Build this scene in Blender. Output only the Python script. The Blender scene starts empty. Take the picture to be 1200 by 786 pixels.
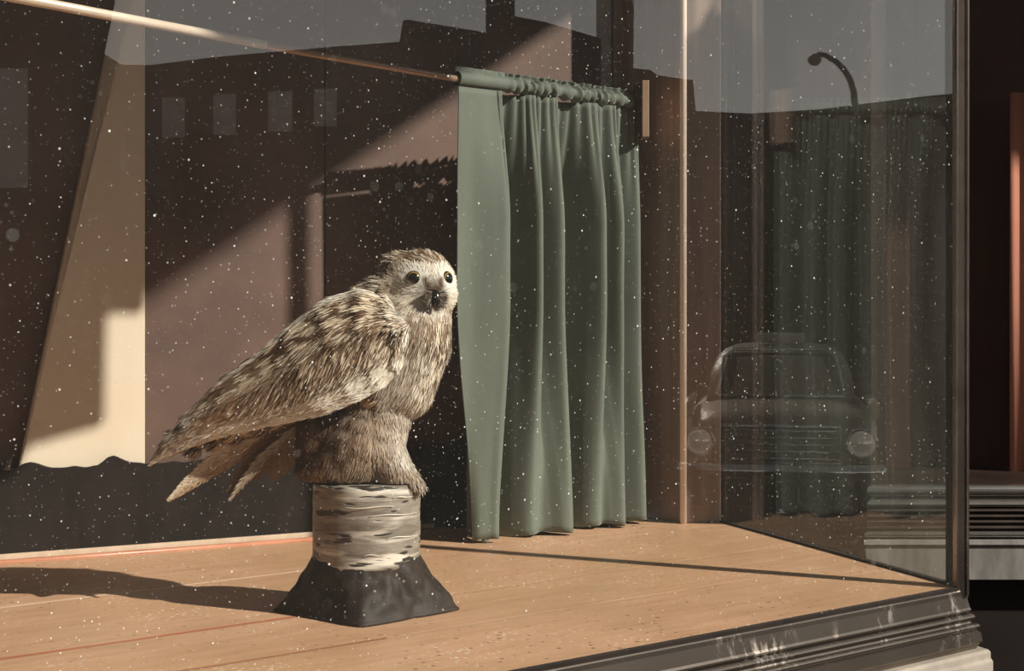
import bpy, bmesh, math, random
import numpy as np
from mathutils import Vector, Matrix, noise
random.seed(7); RNG = np.random.default_rng(11)
S = bpy.context.scene
COL = S.collection
EYE = 1.77            # height of the camera above the pavement
F = 1800.0            # focal length in pixels of a 1200 px wide frame
HOR = 370.0           # row of the horizon

# ------------------------------------------------------------------ camera, sky, sun, exposure
cd = bpy.data.cameras.new('camera'); cam = bpy.data.objects.new('camera', cd); COL.objects.link(cam)
cd.sensor_width = 36.0; cd.lens = 36.0 * F / 1200.0
cd.shift_y = -(393.0 - HOR) / 1200.0
cam.location = (0, 0, EYE); cam.rotation_euler = (math.pi / 2, 0, 0)
cd.clip_start = 0.05; cd.clip_end = 400
S.camera = cam
SUN_DIR = Vector((-.75, .365, -.55)).normalized()
SUN_E = 6.8
sd = bpy.data.lights.new('sun', 'SUN'); sd.energy = SUN_E; sd.angle = math.radians(.9); sd.color = (1.0, .92, .82)
so = bpy.data.objects.new('sun', sd); COL.objects.link(so); so.rotation_euler = SUN_DIR.to_track_quat('-Z', 'Y').to_euler()
so.location = (6, -3, 8)
W = bpy.data.worlds.new('sky'); S.world = W; W.use_nodes = True
wn = W.node_tree; wn.nodes.clear()
wo = wn.nodes.new('ShaderNodeOutputWorld'); wb = wn.nodes.new('ShaderNodeBackground')
tc = wn.nodes.new('ShaderNodeTexCoord'); sx = wn.nodes.new('ShaderNodeSeparateXYZ'); cr = wn.nodes.new('ShaderNodeValToRGB')
wn.links.new(tc.outputs['Generated'], sx.inputs[0]); wn.links.new(sx.outputs[2], cr.inputs[0]); wn.links.new(cr.outputs[0], wb.inputs[0]); wn.links.new(wb.outputs[0], wo.inputs[0])
cr.color_ramp.elements[0].position = 0.0; cr.color_ramp.elements[0].color = (1.0, .98, .93, 1)
cr.color_ramp.elements[1].position = 0.5; cr.color_ramp.elements[1].color = (.17, .18, .19, 1)
e = cr.color_ramp.elements.new(.07); e.color = (.94, .91, .85, 1)
e = cr.color_ramp.elements.new(.20); e.color = (.75, .73, .70, 1)
e = cr.color_ramp.elements.new(.28); e.color = (.27, .28, .29, 1)
wb.inputs[1].default_value = 1.5
S.view_settings.view_transform = 'Standard'; S.view_settings.look = 'None'
S.view_settings.exposure = 0.08; S.view_settings.gamma = 1.0; S.view_settings.use_curve_mapping = False
S.cycles.transparent_max_bounces = 32; S.cycles.max_bounces = 10; S.cycles.sample_clamp_indirect = 4.0

# ------------------------------------------------------------------ materials
def newmat(name):
    m = bpy.data.materials.new(name); m.use_nodes = True
    nt = m.node_tree; b = nt.nodes['Principled BSDF']
    return m, nt, b
def N(nt, t, **kw):
    n = nt.nodes.new(t)
    for k, v in kw.items():
        if k in n.inputs.keys() if isinstance(k, str) else False: n.inputs[k].default_value = v
        else: setattr(n, k, v)
    return n
def ramp(nt, fac, stops, interp='LINEAR'):
    r = nt.nodes.new('ShaderNodeValToRGB'); r.color_ramp.interpolation = interp
    while len(r.color_ramp.elements) < len(stops): r.color_ramp.elements.new(.5)
    for e, (p, c) in zip(r.color_ramp.elements, stops):
        e.position = p; e.color = (c, c, c, 1) if isinstance(c, (int, float)) else tuple(c) + (1,)
    nt.links.new(fac, r.inputs[0]); return r.outputs[0]
def coords(nt, scale=(1, 1, 1), rot=(0, 0, 0)):
    g = nt.nodes.new('ShaderNodeNewGeometry'); mp = nt.nodes.new('ShaderNodeMapping')
    mp.inputs['Scale'].default_value = scale; mp.inputs['Rotation'].default_value = rot
    nt.links.new(g.outputs['Position'], mp.inputs[0]); return mp.outputs[0]
def noi(nt, vec, scale, detail=4, rough=.5, dist=0):
    n = nt.nodes.new('ShaderNodeTexNoise'); nt.links.new(vec, n.inputs['Vector'])
    n.inputs['Scale'].default_value = scale; n.inputs['Detail'].default_value = detail
    n.inputs['Roughness'].default_value = rough; n.inputs['Distortion'].default_value = dist
    return n.outputs['Fac']
def mixc(nt, fac, a, b, mode='MIX'):
    m = nt.nodes.new('ShaderNodeMix'); m.data_type = 'RGBA'; m.blend_type = mode
    for sock, v in ((m.inputs[0], fac), (m.inputs[6], a), (m.inputs[7], b)):
        if isinstance(v, (int, float)): sock.default_value = v
        elif isinstance(v, tuple): sock.default_value = v + (1,)
        else: nt.links.new(v, sock)
    return m.outputs[2]
def math_(nt, op, a, b=None, c=None):
    m = nt.nodes.new('ShaderNodeMath'); m.operation = op
    for i, v in enumerate((a, b, c)):
        if v is None: continue
        if isinstance(v, (int, float)): m.inputs[i].default_value = v
        else: nt.links.new(v, m.inputs[i])
    return m.outputs[0]
def bump(nt, b, h, strength=.3, dist=.002):
    n = nt.nodes.new('ShaderNodeBump'); n.inputs['Strength'].default_value = strength; n.inputs['Distance'].default_value = dist
    nt.links.new(h, n.inputs['Height']); nt.links.new(n.outputs[0], b.inputs['Normal'])
def spots(nt, vec, scale, r, seedoff=0.0):
    v = nt.nodes.new('ShaderNodeTexVoronoi'); v.inputs['Scale'].default_value = scale; nt.links.new(vec, v.inputs['Vector'])
    d = math_(nt, 'SUBTRACT', r, v.outputs['Distance'])
    d = math_(nt, 'MULTIPLY', d, 40.0); n = nt.nodes.new('ShaderNodeClamp'); nt.links.new(d, n.inputs[0])
    return n.outputs[0], v.outputs['Color']

def mottled(name, c1, c2, rough=.6, metal=0., scale=8, stretch=(1, 1, 1), bmp=.1, spec=.5, dust=0., bd=.001):
    m, nt, b = newmat(name)
    v = coords(nt, stretch)
    f = ramp(nt, noi(nt, v, scale, 6, .6), [(.3, 0.), (.7, 1.)])
    c = mixc(nt, f, c1, c2)
    if dust:
        s, _ = spots(nt, coords(nt), 60, .12); c = mixc(nt, math_(nt, 'MULTIPLY', s, dust), c, (.75, .70, .62))
    nt.links.new(c, b.inputs['Base Color'])
    b.inputs['Roughness'].default_value = rough; b.inputs['Metallic'].default_value = metal
    b.inputs['Specular IOR Level'].default_value = spec
    if bmp: bump(nt, b, noi(nt, v, scale * 5, 4), bmp, bd)
    return m

M = {}
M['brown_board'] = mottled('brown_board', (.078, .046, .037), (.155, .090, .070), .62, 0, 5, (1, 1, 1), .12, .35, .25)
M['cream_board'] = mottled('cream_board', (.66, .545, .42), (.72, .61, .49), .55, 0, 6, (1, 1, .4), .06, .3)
M['dark_wood'] = mottled('dark_wood', (.022, .012, .009), (.050, .028, .020), .55, 0, 9, (1, 1, .15), .15, .3)
M['base_black'] = mottled('flat_black', (.010, .007, .006), (.022, .015, .012), .85, 0, 20, (1, 1, .5), .3, .2)
M['wood_wall'] = mottled('umber_wood', (.20, .135, .105), (.34, .245, .195), .45, 0, 6, (6, 6, .35), .15, .4)
M['pale_wood'] = mottled('pale_wood', (.58, .43, .31), (.72, .56, .43), .35, 0, 8, (4, 4, .3), .1, .5)
M['trim_brass'] = mottled('pale_pink_bead', (.72, .58, .50), (.84, .70, .62), .35, .0, 9, (1, 1, .2), .08, .5)
M['rod'] = mottled('varnished_rod', (.82, .64, .50), (.92, .78, .64), .30, .25, 14, (1, 1, 1), .05, .6)
M['rod_inner'] = mottled('varnished_rod_inner', (.42, .27, .19), (.55, .37, .27), .30, .25, 14, (1, 1, 1), .05, .6)
M['chrome'] = mottled('tarnished_chrome', (.30, .25, .21), (.48, .42, .37), .26, .95, 16, (1, 1, 1), .05, .5)
def bronze_material():
    m, nt, b = newmat('tarnished_bronze')
    n = noi(nt, coords(nt, (1, 1, 1)), 6, 4); c = mixc(nt, n, (.12, .098, .080), (.26, .225, .19))
    n2 = noi(nt, coords(nt, (1, 1, .25)), 90, 5, .7); n3 = noi(nt, coords(nt), 9, 3, .6)
    f = math_(nt, 'MULTIPLY', ramp(nt, n2, [(.50, 0.), (.62, 1.)]), ramp(nt, n3, [(.52, 0.), (.64, 1.)]))
    c = mixc(nt, math_(nt, 'MULTIPLY', f, .35), c, (.45, .42, .38))
    nt.links.new(c, b.inputs['Base Color'])
    nt.links.new(math_(nt, 'SUBTRACT', .88, math_(nt, 'MULTIPLY', f, .4)), b.inputs['Metallic'])
    nt.links.new(math_(nt, 'ADD', .24, math_(nt, 'MULTIPLY', f, .3)), b.inputs['Roughness'])
    bump(nt, b, n2, .12, .0008)
    return m
M['bronze'] = bronze_material()
M['dark_bronze'] = mottled('dark_fluted_bronze', (.035, .027, .022), (.07, .055, .045), .35, .7, 18, (1, 1, 1), .08, .5)
M['bright_metal'] = mottled('bright_worn_metal', (.34, .32, .29), (.52, .50, .46), .20, .88, 18, (1, 1, 1), .05, .5)
M['stone'] = mottled('pale_stone', (.20, .175, .145), (.36, .32, .27), .8, 0, 14, (1, 1, 1), .4, .2)
M['grey_stone'] = mottled('grey_stone', (.10, .092, .085), (.22, .21, .195), .7, 0, 10, (3, 3, .8), .3, .3)
M['tile'] = mottled('dark_tile', (.008, .006, .005), (.016, .011, .009), .5, 0, 10, (1, 1, 1), .1, .3)
M['soffit'] = mottled('soffit_paint', (.05, .035, .03), (.07, .05, .04), .8)
M['asphalt'] = mottled('asphalt', (.006, .0046, .0036), (.009, .007, .006), .95, 0, 2, (1, 1, 1), .3, .0)
M['brick'] = mottled('dark_brick', (.050, .030, .024), (.075, .045, .035), .9, 0, .8, (1, 1, 1), .1, .1)
M['red_panel'] = mottled('brick_red_cloth', (.60, .24, .17), (.70, .30, .21), .8, 0, 12, (2, 2, .3), .1, .2)
M['blocker'] = mottled('blocker_paint', (.04, .03, .026), (.06, .045, .04), .6)
M['car_paint'] = mottled('car_paint', (.34, .27, .19), (.40, .32, .23), .28, .1, 3, (1, 1, 1), 0, .7)
M['car_chrome'] = mottled('car_chrome', (.85, .83, .78), (.9, .88, .84), .10, 1, 3, (1, 1, 1), 0, .5)
M['rubber'] = mottled('rubber', (.02, .02, .02), (.03, .03, .03), .8)
M['car_glass'] = mottled('dark_car_glass', (.02, .02, .02), (.025, .025, .025), .08, 0, 3, (1, 1, 1), 0, .6)
M['lamp_glass'] = mottled('headlamp_glass', (.85, .82, .72), (.9, .87, .78), .12, .8, 3, (1, 1, 1), 0, .6)
_b = M['lamp_glass'].node_tree.nodes['Principled BSDF']; _b.inputs['Emission Color'].default_value = (1, .88, .68, 1); _b.inputs['Emission Strength'].default_value = .45  # glow put in for sun glints on the headlights
M['win_pane'] = mottled('window_pane', (.80, .75, .74), (.92, .88, .86), .4, 0, .5, (1, 1, 1), 0, .8)
M['dark_iron'] = mottled('dark_iron', (.03, .03, .03), (.05, .05, .05), .5)

# wooden display floor: boards parallel to the front glass, one mitred joint
def floor_material():
    m, nt, b = newmat('tan_floor_boards')
    g = nt.nodes.new('ShaderNodeNewGeometry'); s = nt.nodes.new('ShaderNodeSeparateXYZ'); nt.links.new(g.outputs['Position'], s.inputs[0])
    X, Y = s.outputs[0], s.outputs[1]
    gx, gy = .774, .633
    cross = math_(nt, 'ADD', math_(nt, 'MULTIPLY', X, -gy), math_(nt, 'MULTIPLY', Y, gx))       # distance across the boards
    grain = coords(nt, (1, 1, 1), (0, 0, -math.atan2(gy, gx)))
    st = nt.nodes.new('ShaderNodeMapping'); nt.links.new(grain, st.inputs[0]); st.inputs['Scale'].default_value = (1.2, 14, 1)
    gr = noi(nt, st.outputs[0], 6, 6, .6)
    bl = noi(nt, coords(nt), 5, 4, .6)
    c = mixc(nt, ramp(nt, gr, [(.25, 0.), (.75, 1.)]), (.50, .275, .150), (.68, .425, .270))
    c = mixc(nt, ramp(nt, bl, [(.35, 0.), (.75, .55)]), c, (.74, .43, .28))
    seams = []
    def line(d, w, col, prev):
        a = math_(nt, 'ABSOLUTE', d)
        f = ramp(nt, math_(nt, 'DIVIDE', a, w * 4), [(.0, 1.), (.25, .9), (.6, 0.)])
        seams.append(f)
        f = math_(nt, 'MULTIPLY', f, math_(nt, 'LESS_THAN', X, -.14)); return mixc(nt, f, prev, col)
    for p, w, col in ((.975 * 0 + SEAM_A, .0024, (.88, .62, .48)), (SEAM_B, .0030, (.50, .17, .08)), (SEAM_C, .0025, (.35, .13, .07))):
        c = line(math_(nt, 'SUBTRACT', cross, p), w, col, c)
    # mitred joint running to the corner of the window
    d2 = math_(nt, 'ADD', math_(nt, 'MULTIPLY', math_(nt, 'SUBTRACT', X, SD[0]), SD[2]), math_(nt, 'MULTIPLY', math_(nt, 'SUBTRACT', Y, SD[1]), SD[3]))
    a = math_(nt, 'ABSOLUTE', d2)
    f = ramp(nt, math_(nt, 'DIVIDE', a, .012), [(.0, 1.), (.25, .95), (.55, 0.)])
    gate = math_(nt, 'GREATER_THAN', X, -.14)
    
    
    # dirt and paint specks
    def dots(scale, r, off, keep):
        v = nt.nodes.new('ShaderNodeTexVoronoi'); v.voronoi_dimensions = '2D'; v.inputs['Scale'].default_value = scale
        mp = nt.nodes.new('ShaderNodeMapping'); mp.inputs['Location'].default_value = (off, off, 0); nt.links.new(coords(nt), mp.inputs[0]); nt.links.new(mp.outputs[0], v.inputs['Vector'])
        sc_ = nt.nodes.new('ShaderNodeSeparateColor'); nt.links.new(v.outputs['Color'], sc_.inputs[0])
        rad = math_(nt, 'MULTIPLY', sc_.outputs[1], r)
        d = nt.nodes.new('ShaderNodeClamp'); nt.links.new(math_(nt, 'MULTIPLY', math_(nt, 'SUBTRACT', rad, v.outputs['Distance']), 30.0), d.inputs[0])
        return math_(nt, 'MULTIPLY', d.outputs[0], math_(nt, 'LESS_THAN', sc_.outputs[0], keep))
    msk = ramp(nt, noi(nt, coords(nt), 4, 2), [(.40, .25), (.60, 1.)])
    c = mixc(nt, math_(nt, 'MULTIPLY', math_(nt, 'MULTIPLY', dots(60, .19, .3, .5), msk), .85), c, (.13, .07, .045))
    c = mixc(nt, ramp(nt, noi(nt, coords(nt), 2.2, 3), [(.46, 0.), (.62, .4)]), c, (.52, .31, .155))
    msk2 = ramp(nt, noi(nt, coords(nt), 5, 5, .7), [(.50, 0.), (.64, 1.)])
    c = mixc(nt, math_(nt, 'MULTIPLY', math_(nt, 'MULTIPLY', dots(100, .30, .7, .7), msk2), .9), c, (.90, .78, .64))
    nt.links.new(c, b.inputs['Base Color'])
    rr = ramp(nt, bl, [(.3, .34), (.7, .55)]); nt.links.new(rr, b.inputs['Roughness'])
    h = gr
    for f in seams: h = math_(nt, 'SUBTRACT', h, f)
    bump(nt, b, h, .25, .0015)
    return m

# glass: clear pane with fresnel reflection, dust and spatter
def glass_material(name, dust=1.0, film=.012, n_=1.56):
    m = bpy.data.materials.new(name); m.use_nodes = True; nt = m.node_tree; nt.nodes.clear()
    out = nt.nodes.new('ShaderNodeOutputMaterial')
    tr = nt.nodes.new('ShaderNodeBsdfTransparent'); tr.inputs[0].default_value = (.97, .98, .97, 1)
    gl = nt.nodes.new('ShaderNodeBsdfGlossy'); gl.inputs['Roughness'].default_value = 0.0
    g = nt.nodes.new('ShaderNodeNewGeometry')
    ior = math_(nt, 'ADD', n_, math_(nt, 'MULTIPLY', g.outputs['Backfacing'], 1 / n_ - n_))
    fr = nt.nodes.new('ShaderNodeFresnel'); nt.links.new(ior, fr.inputs[0])
    mx = nt.nodes.new('ShaderNodeMixShader'); nt.links.new(fr.outputs[0], mx.inputs[0]); nt.links.new(tr.outputs[0], mx.inputs[1]); nt.links.new(gl.outputs[0], mx.inputs[2])
    df = nt.nodes.new('ShaderNodeBsdfDiffuse'); df.inputs[0].default_value = (.62, .64, .60, 1)
    v = coords(nt)
    a, ca = spots(nt, v, 150, .125); b_, cb = spots(nt, v, 66, .08); c_, _ = spots(nt, v, 34, .20)
    def dim(f, col):
        s_ = nt.nodes.new('ShaderNodeSeparateColor'); nt.links.new(col, s_.inputs[0]); r = math_(nt, 'POWER', s_.outputs[0], 1.6); return math_(nt, 'MULTIPLY', f, r)
    a = dim(a, ca); b_ = dim(b_, cb)
    msk = ramp(nt, noi(nt, v, 4.5, 4, .65), [(.38, .28), (.62, 1.)])
    msk3 = ramp(nt, noi(nt, v, 7, 3, .6), [(.55, 0.), (.68, 1.)])
    k = math_(nt, 'MULTIPLY', math_(nt, 'MULTIPLY', a, msk), .85)
    k = math_(nt, 'MAXIMUM', k, math_(nt, 'MULTIPLY', b_, .95))
    d_, cd_ = spots(nt, v, 290, .13); d_ = dim(d_, cd_)
    k = math_(nt, 'MAXIMUM', k, math_(nt, 'MULTIPLY', math_(nt, 'MULTIPLY', d_, msk), .45))
    f_, _ = spots(nt, v, 85, .17)
    k = math_(nt, 'MAXIMUM', k, math_(nt, 'MULTIPLY', math_(nt, 'MULTIPLY', math_(nt, 'MAXIMUM', c_, f_), msk3), .04))
    sm = math_(nt, 'MULTIPLY', noi(nt, v, 2.5, 6, .7), film)
    k = math_(nt, 'ADD', math_(nt, 'MULTIPLY', k, dust), sm)
    # spatter lies on the outer face only
    k = math_(nt, 'MULTIPLY', k, math_(nt, 'SUBTRACT', 1.0, g.outputs['Backfacing']))
    m2 = nt.nodes.new('ShaderNodeMixShader'); nt.links.new(k, m2.inputs[0]); nt.links.new(mx.outputs[0], m2.inputs[1]); nt.links.new(df.outputs[0], m2.inputs[2])
    nt.links.new(m2.outputs[0], out.inputs[0])
    return m

def curtain_material():
    m, nt, b = newmat('sage_green_cloth')
    v = coords(nt, (1, 1, .12)); n = noi(nt, v, 60, 4, .6); n2 = noi(nt, coords(nt), 5, 4, .6)
    c = mixc(nt, n, (.104, .120, .100), (.158, .176, .145)); c = mixc(nt, ramp(nt, n2, [(.35, 0.), (.7, .5)]), c, (.165, .195, .16))
    nt.links.new(c, b.inputs['Base Color']); b.inputs['Roughness'].default_value = .75
    b.inputs['Specular IOR Level'].default_value = .25
    b.inputs['Sheen Weight'].default_value = .25; b.inputs['Sheen Roughness'].default_value = .4
    bump(nt, b, noi(nt, coords(nt, (1, 1, .5)), 300, 2), .12, .0005)
    return m
M['curtain'] = curtain_material()

def birch_material():
    m, nt, b = newmat('birch_bark')
    v = coords(nt, (1, 1, 6)); n = noi(nt, v, 14, 6, .65, .4)
    c = mixc(nt, ramp(nt, n, [(.32, 0.), (.6, 1.)]), (.12, .095, .075), (.30, .26, .22))
    n2 = noi(nt, coords(nt, (1, 1, 7)), 9, 3, .5)
    c = mixc(nt, ramp(nt, n2, [(.58, 0.), (.72, 1.)]), c, (.72, .66, .58))
    n3 = noi(nt, coords(nt, (1, 1, 5.5)), 22, 2, .5)
    d = ramp(nt, n3, [(.60, 0.), (.64, 1.)])
    c = mixc(nt, d, c, (.035, .026, .022))
    nt.links.new(c, b.inputs['Base Color']); b.inputs['Roughness'].default_value = .42
    h = math_(nt, 'SUBTRACT', n, math_(nt, 'MULTIPLY', d, .8)); bump(nt, b, h, .5, .003)
    return m
M['birch'] = birch_material()
M['cloth_black'] = mottled('black_plaster', (.014, .009, .007), (.040, .027, .020), .60, 0, 18, (1, 1, 1), .4, .3, .25, .002)

def feather_material():
    m, nt, b = newmat('feathers')
    a = nt.nodes.new('ShaderNodeAttribute'); a.attribute_name = 'tint'
    nt.links.new(a.outputs['Color'], b.inputs['Base Color']); b.inputs['Roughness'].default_value = .7
    b.inputs['Specular IOR Level'].default_value = .2
    return m
M['feather'] = feather_material()
def eye_material():
    m, nt, b = newmat('amber_eye')
    a = nt.nodes.new('ShaderNodeAttribute'); a.attribute_name = 'tint'
    nt.links.new(a.outputs['Color'], b.inputs['Base Color']); b.inputs['Roughness'].default_value = .04
    b.inputs['Coat Weight'].default_value = 1.0; b.inputs['Coat Roughness'].default_value = .14
    return m
M['eye'] = eye_material()
M['beak'] = mottled('black_beak', (.008, .007, .007), (.016, .013, .012), .18, 0, 60, (1, 1, 1), .05, .8)

# ------------------------------------------------------------------ mesh helpers
class MB:
    def __init__(s): s.v = []; s.f = []; s.c = []
    def add(s, vs, fs, cols=None):
        o = len(s.v); s.v += [tuple(p) for p in vs]; s.f += [tuple(i + o for i in f) for f in fs]
        if cols is not None: s.c += [tuple(c) for c in cols]
    def prism(s, pts, z0, z1):                       # vertical prism over a plan polygon
        n = len(pts)
        s.add([(x, y, z0) for x, y in pts] + [(x, y, z1) for x, y in pts],
              [tuple(range(n))[::-1], tuple(range(n, 2 * n))] + [(i, (i + 1) % n, n + (i + 1) % n, n + i) for i in range(n)])
    def box(s, x0, x1, y0, y1, z0, z1): s.prism([(x0, y0), (x1, y0), (x1, y1), (x0, y1)], z0, z1)
    def slab(s, a, b, t, z0, z1):                    # upright slab from plan point a to b, thickness t to its right side
        d = Vector((b[0] - a[0], b[1] - a[1])).normalized(); n = Vector((d.y, -d.x)) * t
        s.prism([a, b, (b[0] + n.x, b[1] + n.y), (a[0] + n.x, a[1] + n.y)], z0, z1)
    def plate(s, poly, off):                         # 3-D polygon extruded by the vector off
        n = len(poly); off = Vector(off)
        s.add([tuple(p) for p in poly] + [tuple(Vector(p) + off) for p in poly],
              [tuple(range(n))[::-1], tuple(range(n, 2 * n))] + [(i, (i + 1) % n, n + (i + 1) % n, n + i) for i in range(n)])
    def tube(s, pts, rad, seg=16, cap=True, sq=1.0):
        pts = [Vector(p) for p in pts]; rs = rad if isinstance(rad, (list, tuple)) else [rad] * len(pts)
        vs = []; prev = None
        for i, p in enumerate(pts):
            t = (pts[min(i + 1, len(pts) - 1)] - pts[max(i - 1, 0)]).normalized()
            up = Vector((0, 0, 1)) if abs(t.z) < .95 else Vector((0, 1, 0))
            a = t.cross(up).normalized() if prev is None else (prev - t * prev.dot(t)).normalized()
            prev = a; b = t.cross(a)
            for k in range(seg):
                th = 2 * math.pi * k / seg
                vs.append(p + (a * math.cos(th) + b * math.sin(th) * sq) * rs[i])
        fs = [(i * seg + k, i * seg + (k + 1) % seg, (i + 1) * seg + (k + 1) % seg, (i + 1) * seg + k) for i in range(len(pts) - 1) for k in range(seg)]
        if cap: fs += [tuple(range(seg))[::-1], tuple(range((len(pts) - 1) * seg, len(pts) * seg))]
        s.add(vs, fs)
    def sphere(s, c, r, nu=20, nv=12):
        rx, ry, rz = (r, r, r) if isinstance(r, (int, float)) else r
        vs = [(c[0], c[1], c[2] + rz)]
        for i in range(1, nv):
            for k in range(nu):
                a, b = math.pi * i / nv, 2 * math.pi * k / nu
                vs.append((c[0] + rx * math.sin(a) * math.cos(b), c[1] + ry * math.sin(a) * math.sin(b), c[2] + rz * math.cos(a)))
        vs.append((c[0], c[1], c[2] - rz)); L = len(vs) - 1
        fs = [(0, 1 + k, 1 + (k + 1) % nu) for k in range(nu)]
        for i in range(nv - 2):
            for k in range(nu): fs.append((1 + i * nu + k, 1 + (i + 1) * nu + k, 1 + (i + 1) * nu + (k + 1) % nu, 1 + i * nu + (k + 1) % nu))
        fs += [(L, 1 + (nv - 2) * nu + (k + 1) % nu, 1 + (nv - 2) * nu + k) for k in range(nu)]
        s.add(vs, fs)
    def build(s, name, mat, parent=None, base=None, smooth=False, bevel=0, recalc=True):
        """base: where the object's origin goes (z of the pavement already included)"""
        if base is None:
            base = Vector((0, 0, 0)) if parent is None else Vector(parent['wp'])
        base = Vector(base)
        me = bpy.data.meshes.new(name); me.from_pydata([tuple(Vector(v) - base) for v in s.v], [], s.f); me.update()
        if recalc:
            bm = bmesh.new(); bm.from_mesh(me); bmesh.ops.recalc_face_normals(bm, faces=bm.faces); bm.to_mesh(me); bm.free()
        if s.c:
            at = me.color_attributes.new('tint', 'FLOAT_COLOR', 'POINT')
            at.data.foreach_set('color', np.c_[np.array(s.c, 'f'), np.ones(len(s.c), 'f')].ravel())
        me.materials.append(M[mat] if isinstance(mat, str) else mat)
        if smooth: me.polygons.foreach_set('use_smooth', [True] * len(me.polygons))
        o = bpy.data.objects.new(name, me); COL.objects.link(o)
        if parent is None: o.location = base
        else:
            o.parent = parent; o.location = base - Vector(parent['wp'])
        o['wp'] = tuple(base)
        if bevel:
            md = o.modifiers.new('bevel', 'BEVEL'); md.width = bevel; md.segments = 2; md.limit_method = 'ANGLE'
        return o
def thing(name, base, label, cat, group=None):
    o = bpy.data.objects.new(name, None); COL.objects.link(o); o.location = base; o['wp'] = tuple(base)
    o.empty_display_size = .05
    o['label'] = label; o['category'] = cat
    if group: o['group'] = group
    return o
def tag(o, label, cat, group=None):
    o['label'] = label; o['category'] = cat
    if group: o['group'] = group
    return o
def struct(o): o['kind'] = 'structure'; return o
def PX(u, v, d): return Vector(((u - 600) * d / F, d, EYE + (HOR - v) * d / F))
Z = lambda z: EYE + z
def smoothstep(a, b, x):
    t = min(1, max(0, (x - a) / (b - a))); return t * t * (3 - 2 * t)

# ------------------------------------------------------------------ plan of the bay window (x, y); heights relative to the eye
HF = -.36                                   # display floor
ZT = 1.50                                   # ceiling of the display
CORN = Vector((.589, 2.040)); BACK = Vector((.365, 2.680))
gd = Vector((.774, .633)).normalized(); gn = Vector((gd.y, -gd.x))       # along the front glass / out of it
hd = (BACK - CORN).normalized(); hn = Vector((-hd.y, hd.x)); hn = hn if hn.x > 0 else -hn
LEFT = CORN - gd * 1.95                      # far left end of the front glass
JAMB = Vector((.296, 2.667)); WR = Vector((.218, 2.715))
def wallY(x): return 2.691 + .55 * x         # back board
WL = Vector((-1.25, wallY(-1.25)))
def cross_of(u, v):
    d = .36 * F / (v - HOR); x = (u - 600) * d / F; return -.633 * x + .774 * d
SEAM_A, SEAM_B, SEAM_C = cross_of(180, 690), cross_of(160, 749), cross_of(160, 749) - .17
_a = Vector((-.10, 2.29)); _b = Vector((.575, 2.062)); _d = (_b - _a).normalized()
SD = (_a.x, _a.y, -_d.y, _d.x)
M['floor'] = floor_material()
M['front_glass'] = glass_material('dusty_shop_glass', 1.0, .024)
M['side_glass'] = glass_material('side_glass', .35, .010, 1.46)

# floor, ceiling, walls
m = MB(); m.prism([tuple(LEFT), tuple(CORN), tuple(BACK), tuple(JAMB), (WR.x, WR.y), tuple(WL)], Z(HF - .03), Z(HF))
struct(m.build('floor', 'floor'))
m = MB(); m.prism([tuple(LEFT), tuple(CORN), tuple(BACK), (.30, 2.9), (-1.35, 2.1)], Z(ZT), Z(ZT + .06))
struct(m.build('ceiling', 'soffit'))
SPL = -.328 - .0                              # board joint seen at column 395
xj = -.307
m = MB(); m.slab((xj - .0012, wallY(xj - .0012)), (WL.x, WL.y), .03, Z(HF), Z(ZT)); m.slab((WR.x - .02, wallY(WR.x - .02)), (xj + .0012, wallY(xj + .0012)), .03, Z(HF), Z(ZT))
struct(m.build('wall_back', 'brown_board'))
m = MB(); m.slab((LEFT.x, LEFT.y), (WL.x, WL.y), .03, Z(HF), Z(ZT)); 
struct(m.build('wall_left', 'dark_wood'))
# right-hand timber return: stepped jamb, between the curtain and the side glass
m = MB()
m.slab((JAMB.x, JAMB.y), (WR.x - .03, wallY(WR.x - .03) - .005), .04, Z(HF), Z(ZT))
m.slab((BACK.x, BACK.y), (JAMB.x, JAMB.y), .05, Z(HF), Z(ZT))
m.prism([(WR.x - .035, wallY(WR.x - .035) - .018), (WR.x - .005, wallY(WR.x) - .030), (WR.x + .01, wallY(WR.x)), (WR.x - .035, wallY(WR.x) + .02)], Z(HF), Z(ZT))
struct(m.build('wall_right', 'wood_wall', bevel=.002))
# pale half-round bead
m = MB(); m.tube([(JAMB.x + .001, JAMB.y - .004, Z(HF)), (JAMB.x + .001, JAMB.y - .004, Z(ZT))], .0060, 16)
struct(m.build('trim_1', 'trim_brass', smooth=True))
# black strip along the back standing in for shade, its top edge uneven
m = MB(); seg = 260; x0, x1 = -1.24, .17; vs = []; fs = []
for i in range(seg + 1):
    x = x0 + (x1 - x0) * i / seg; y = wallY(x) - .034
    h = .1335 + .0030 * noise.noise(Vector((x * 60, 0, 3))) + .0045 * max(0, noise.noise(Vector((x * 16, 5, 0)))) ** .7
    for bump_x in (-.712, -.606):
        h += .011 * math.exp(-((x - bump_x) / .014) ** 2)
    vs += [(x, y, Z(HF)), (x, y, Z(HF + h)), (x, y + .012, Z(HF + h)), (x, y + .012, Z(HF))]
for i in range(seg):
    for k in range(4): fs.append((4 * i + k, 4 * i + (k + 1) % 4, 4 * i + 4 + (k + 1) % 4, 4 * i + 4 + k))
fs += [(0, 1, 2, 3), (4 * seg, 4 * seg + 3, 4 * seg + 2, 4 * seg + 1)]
m.add(vs, fs); struct(m.build('shade_strip_back', 'base_black'))
# pale fillet and round moulding on the floor in front of it
m = MB(); m.slab((-.13, wallY(-.13) - .040), (-1.2, wallY(-1.2) - .040), .004, Z(HF), Z(HF + .012))
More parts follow.
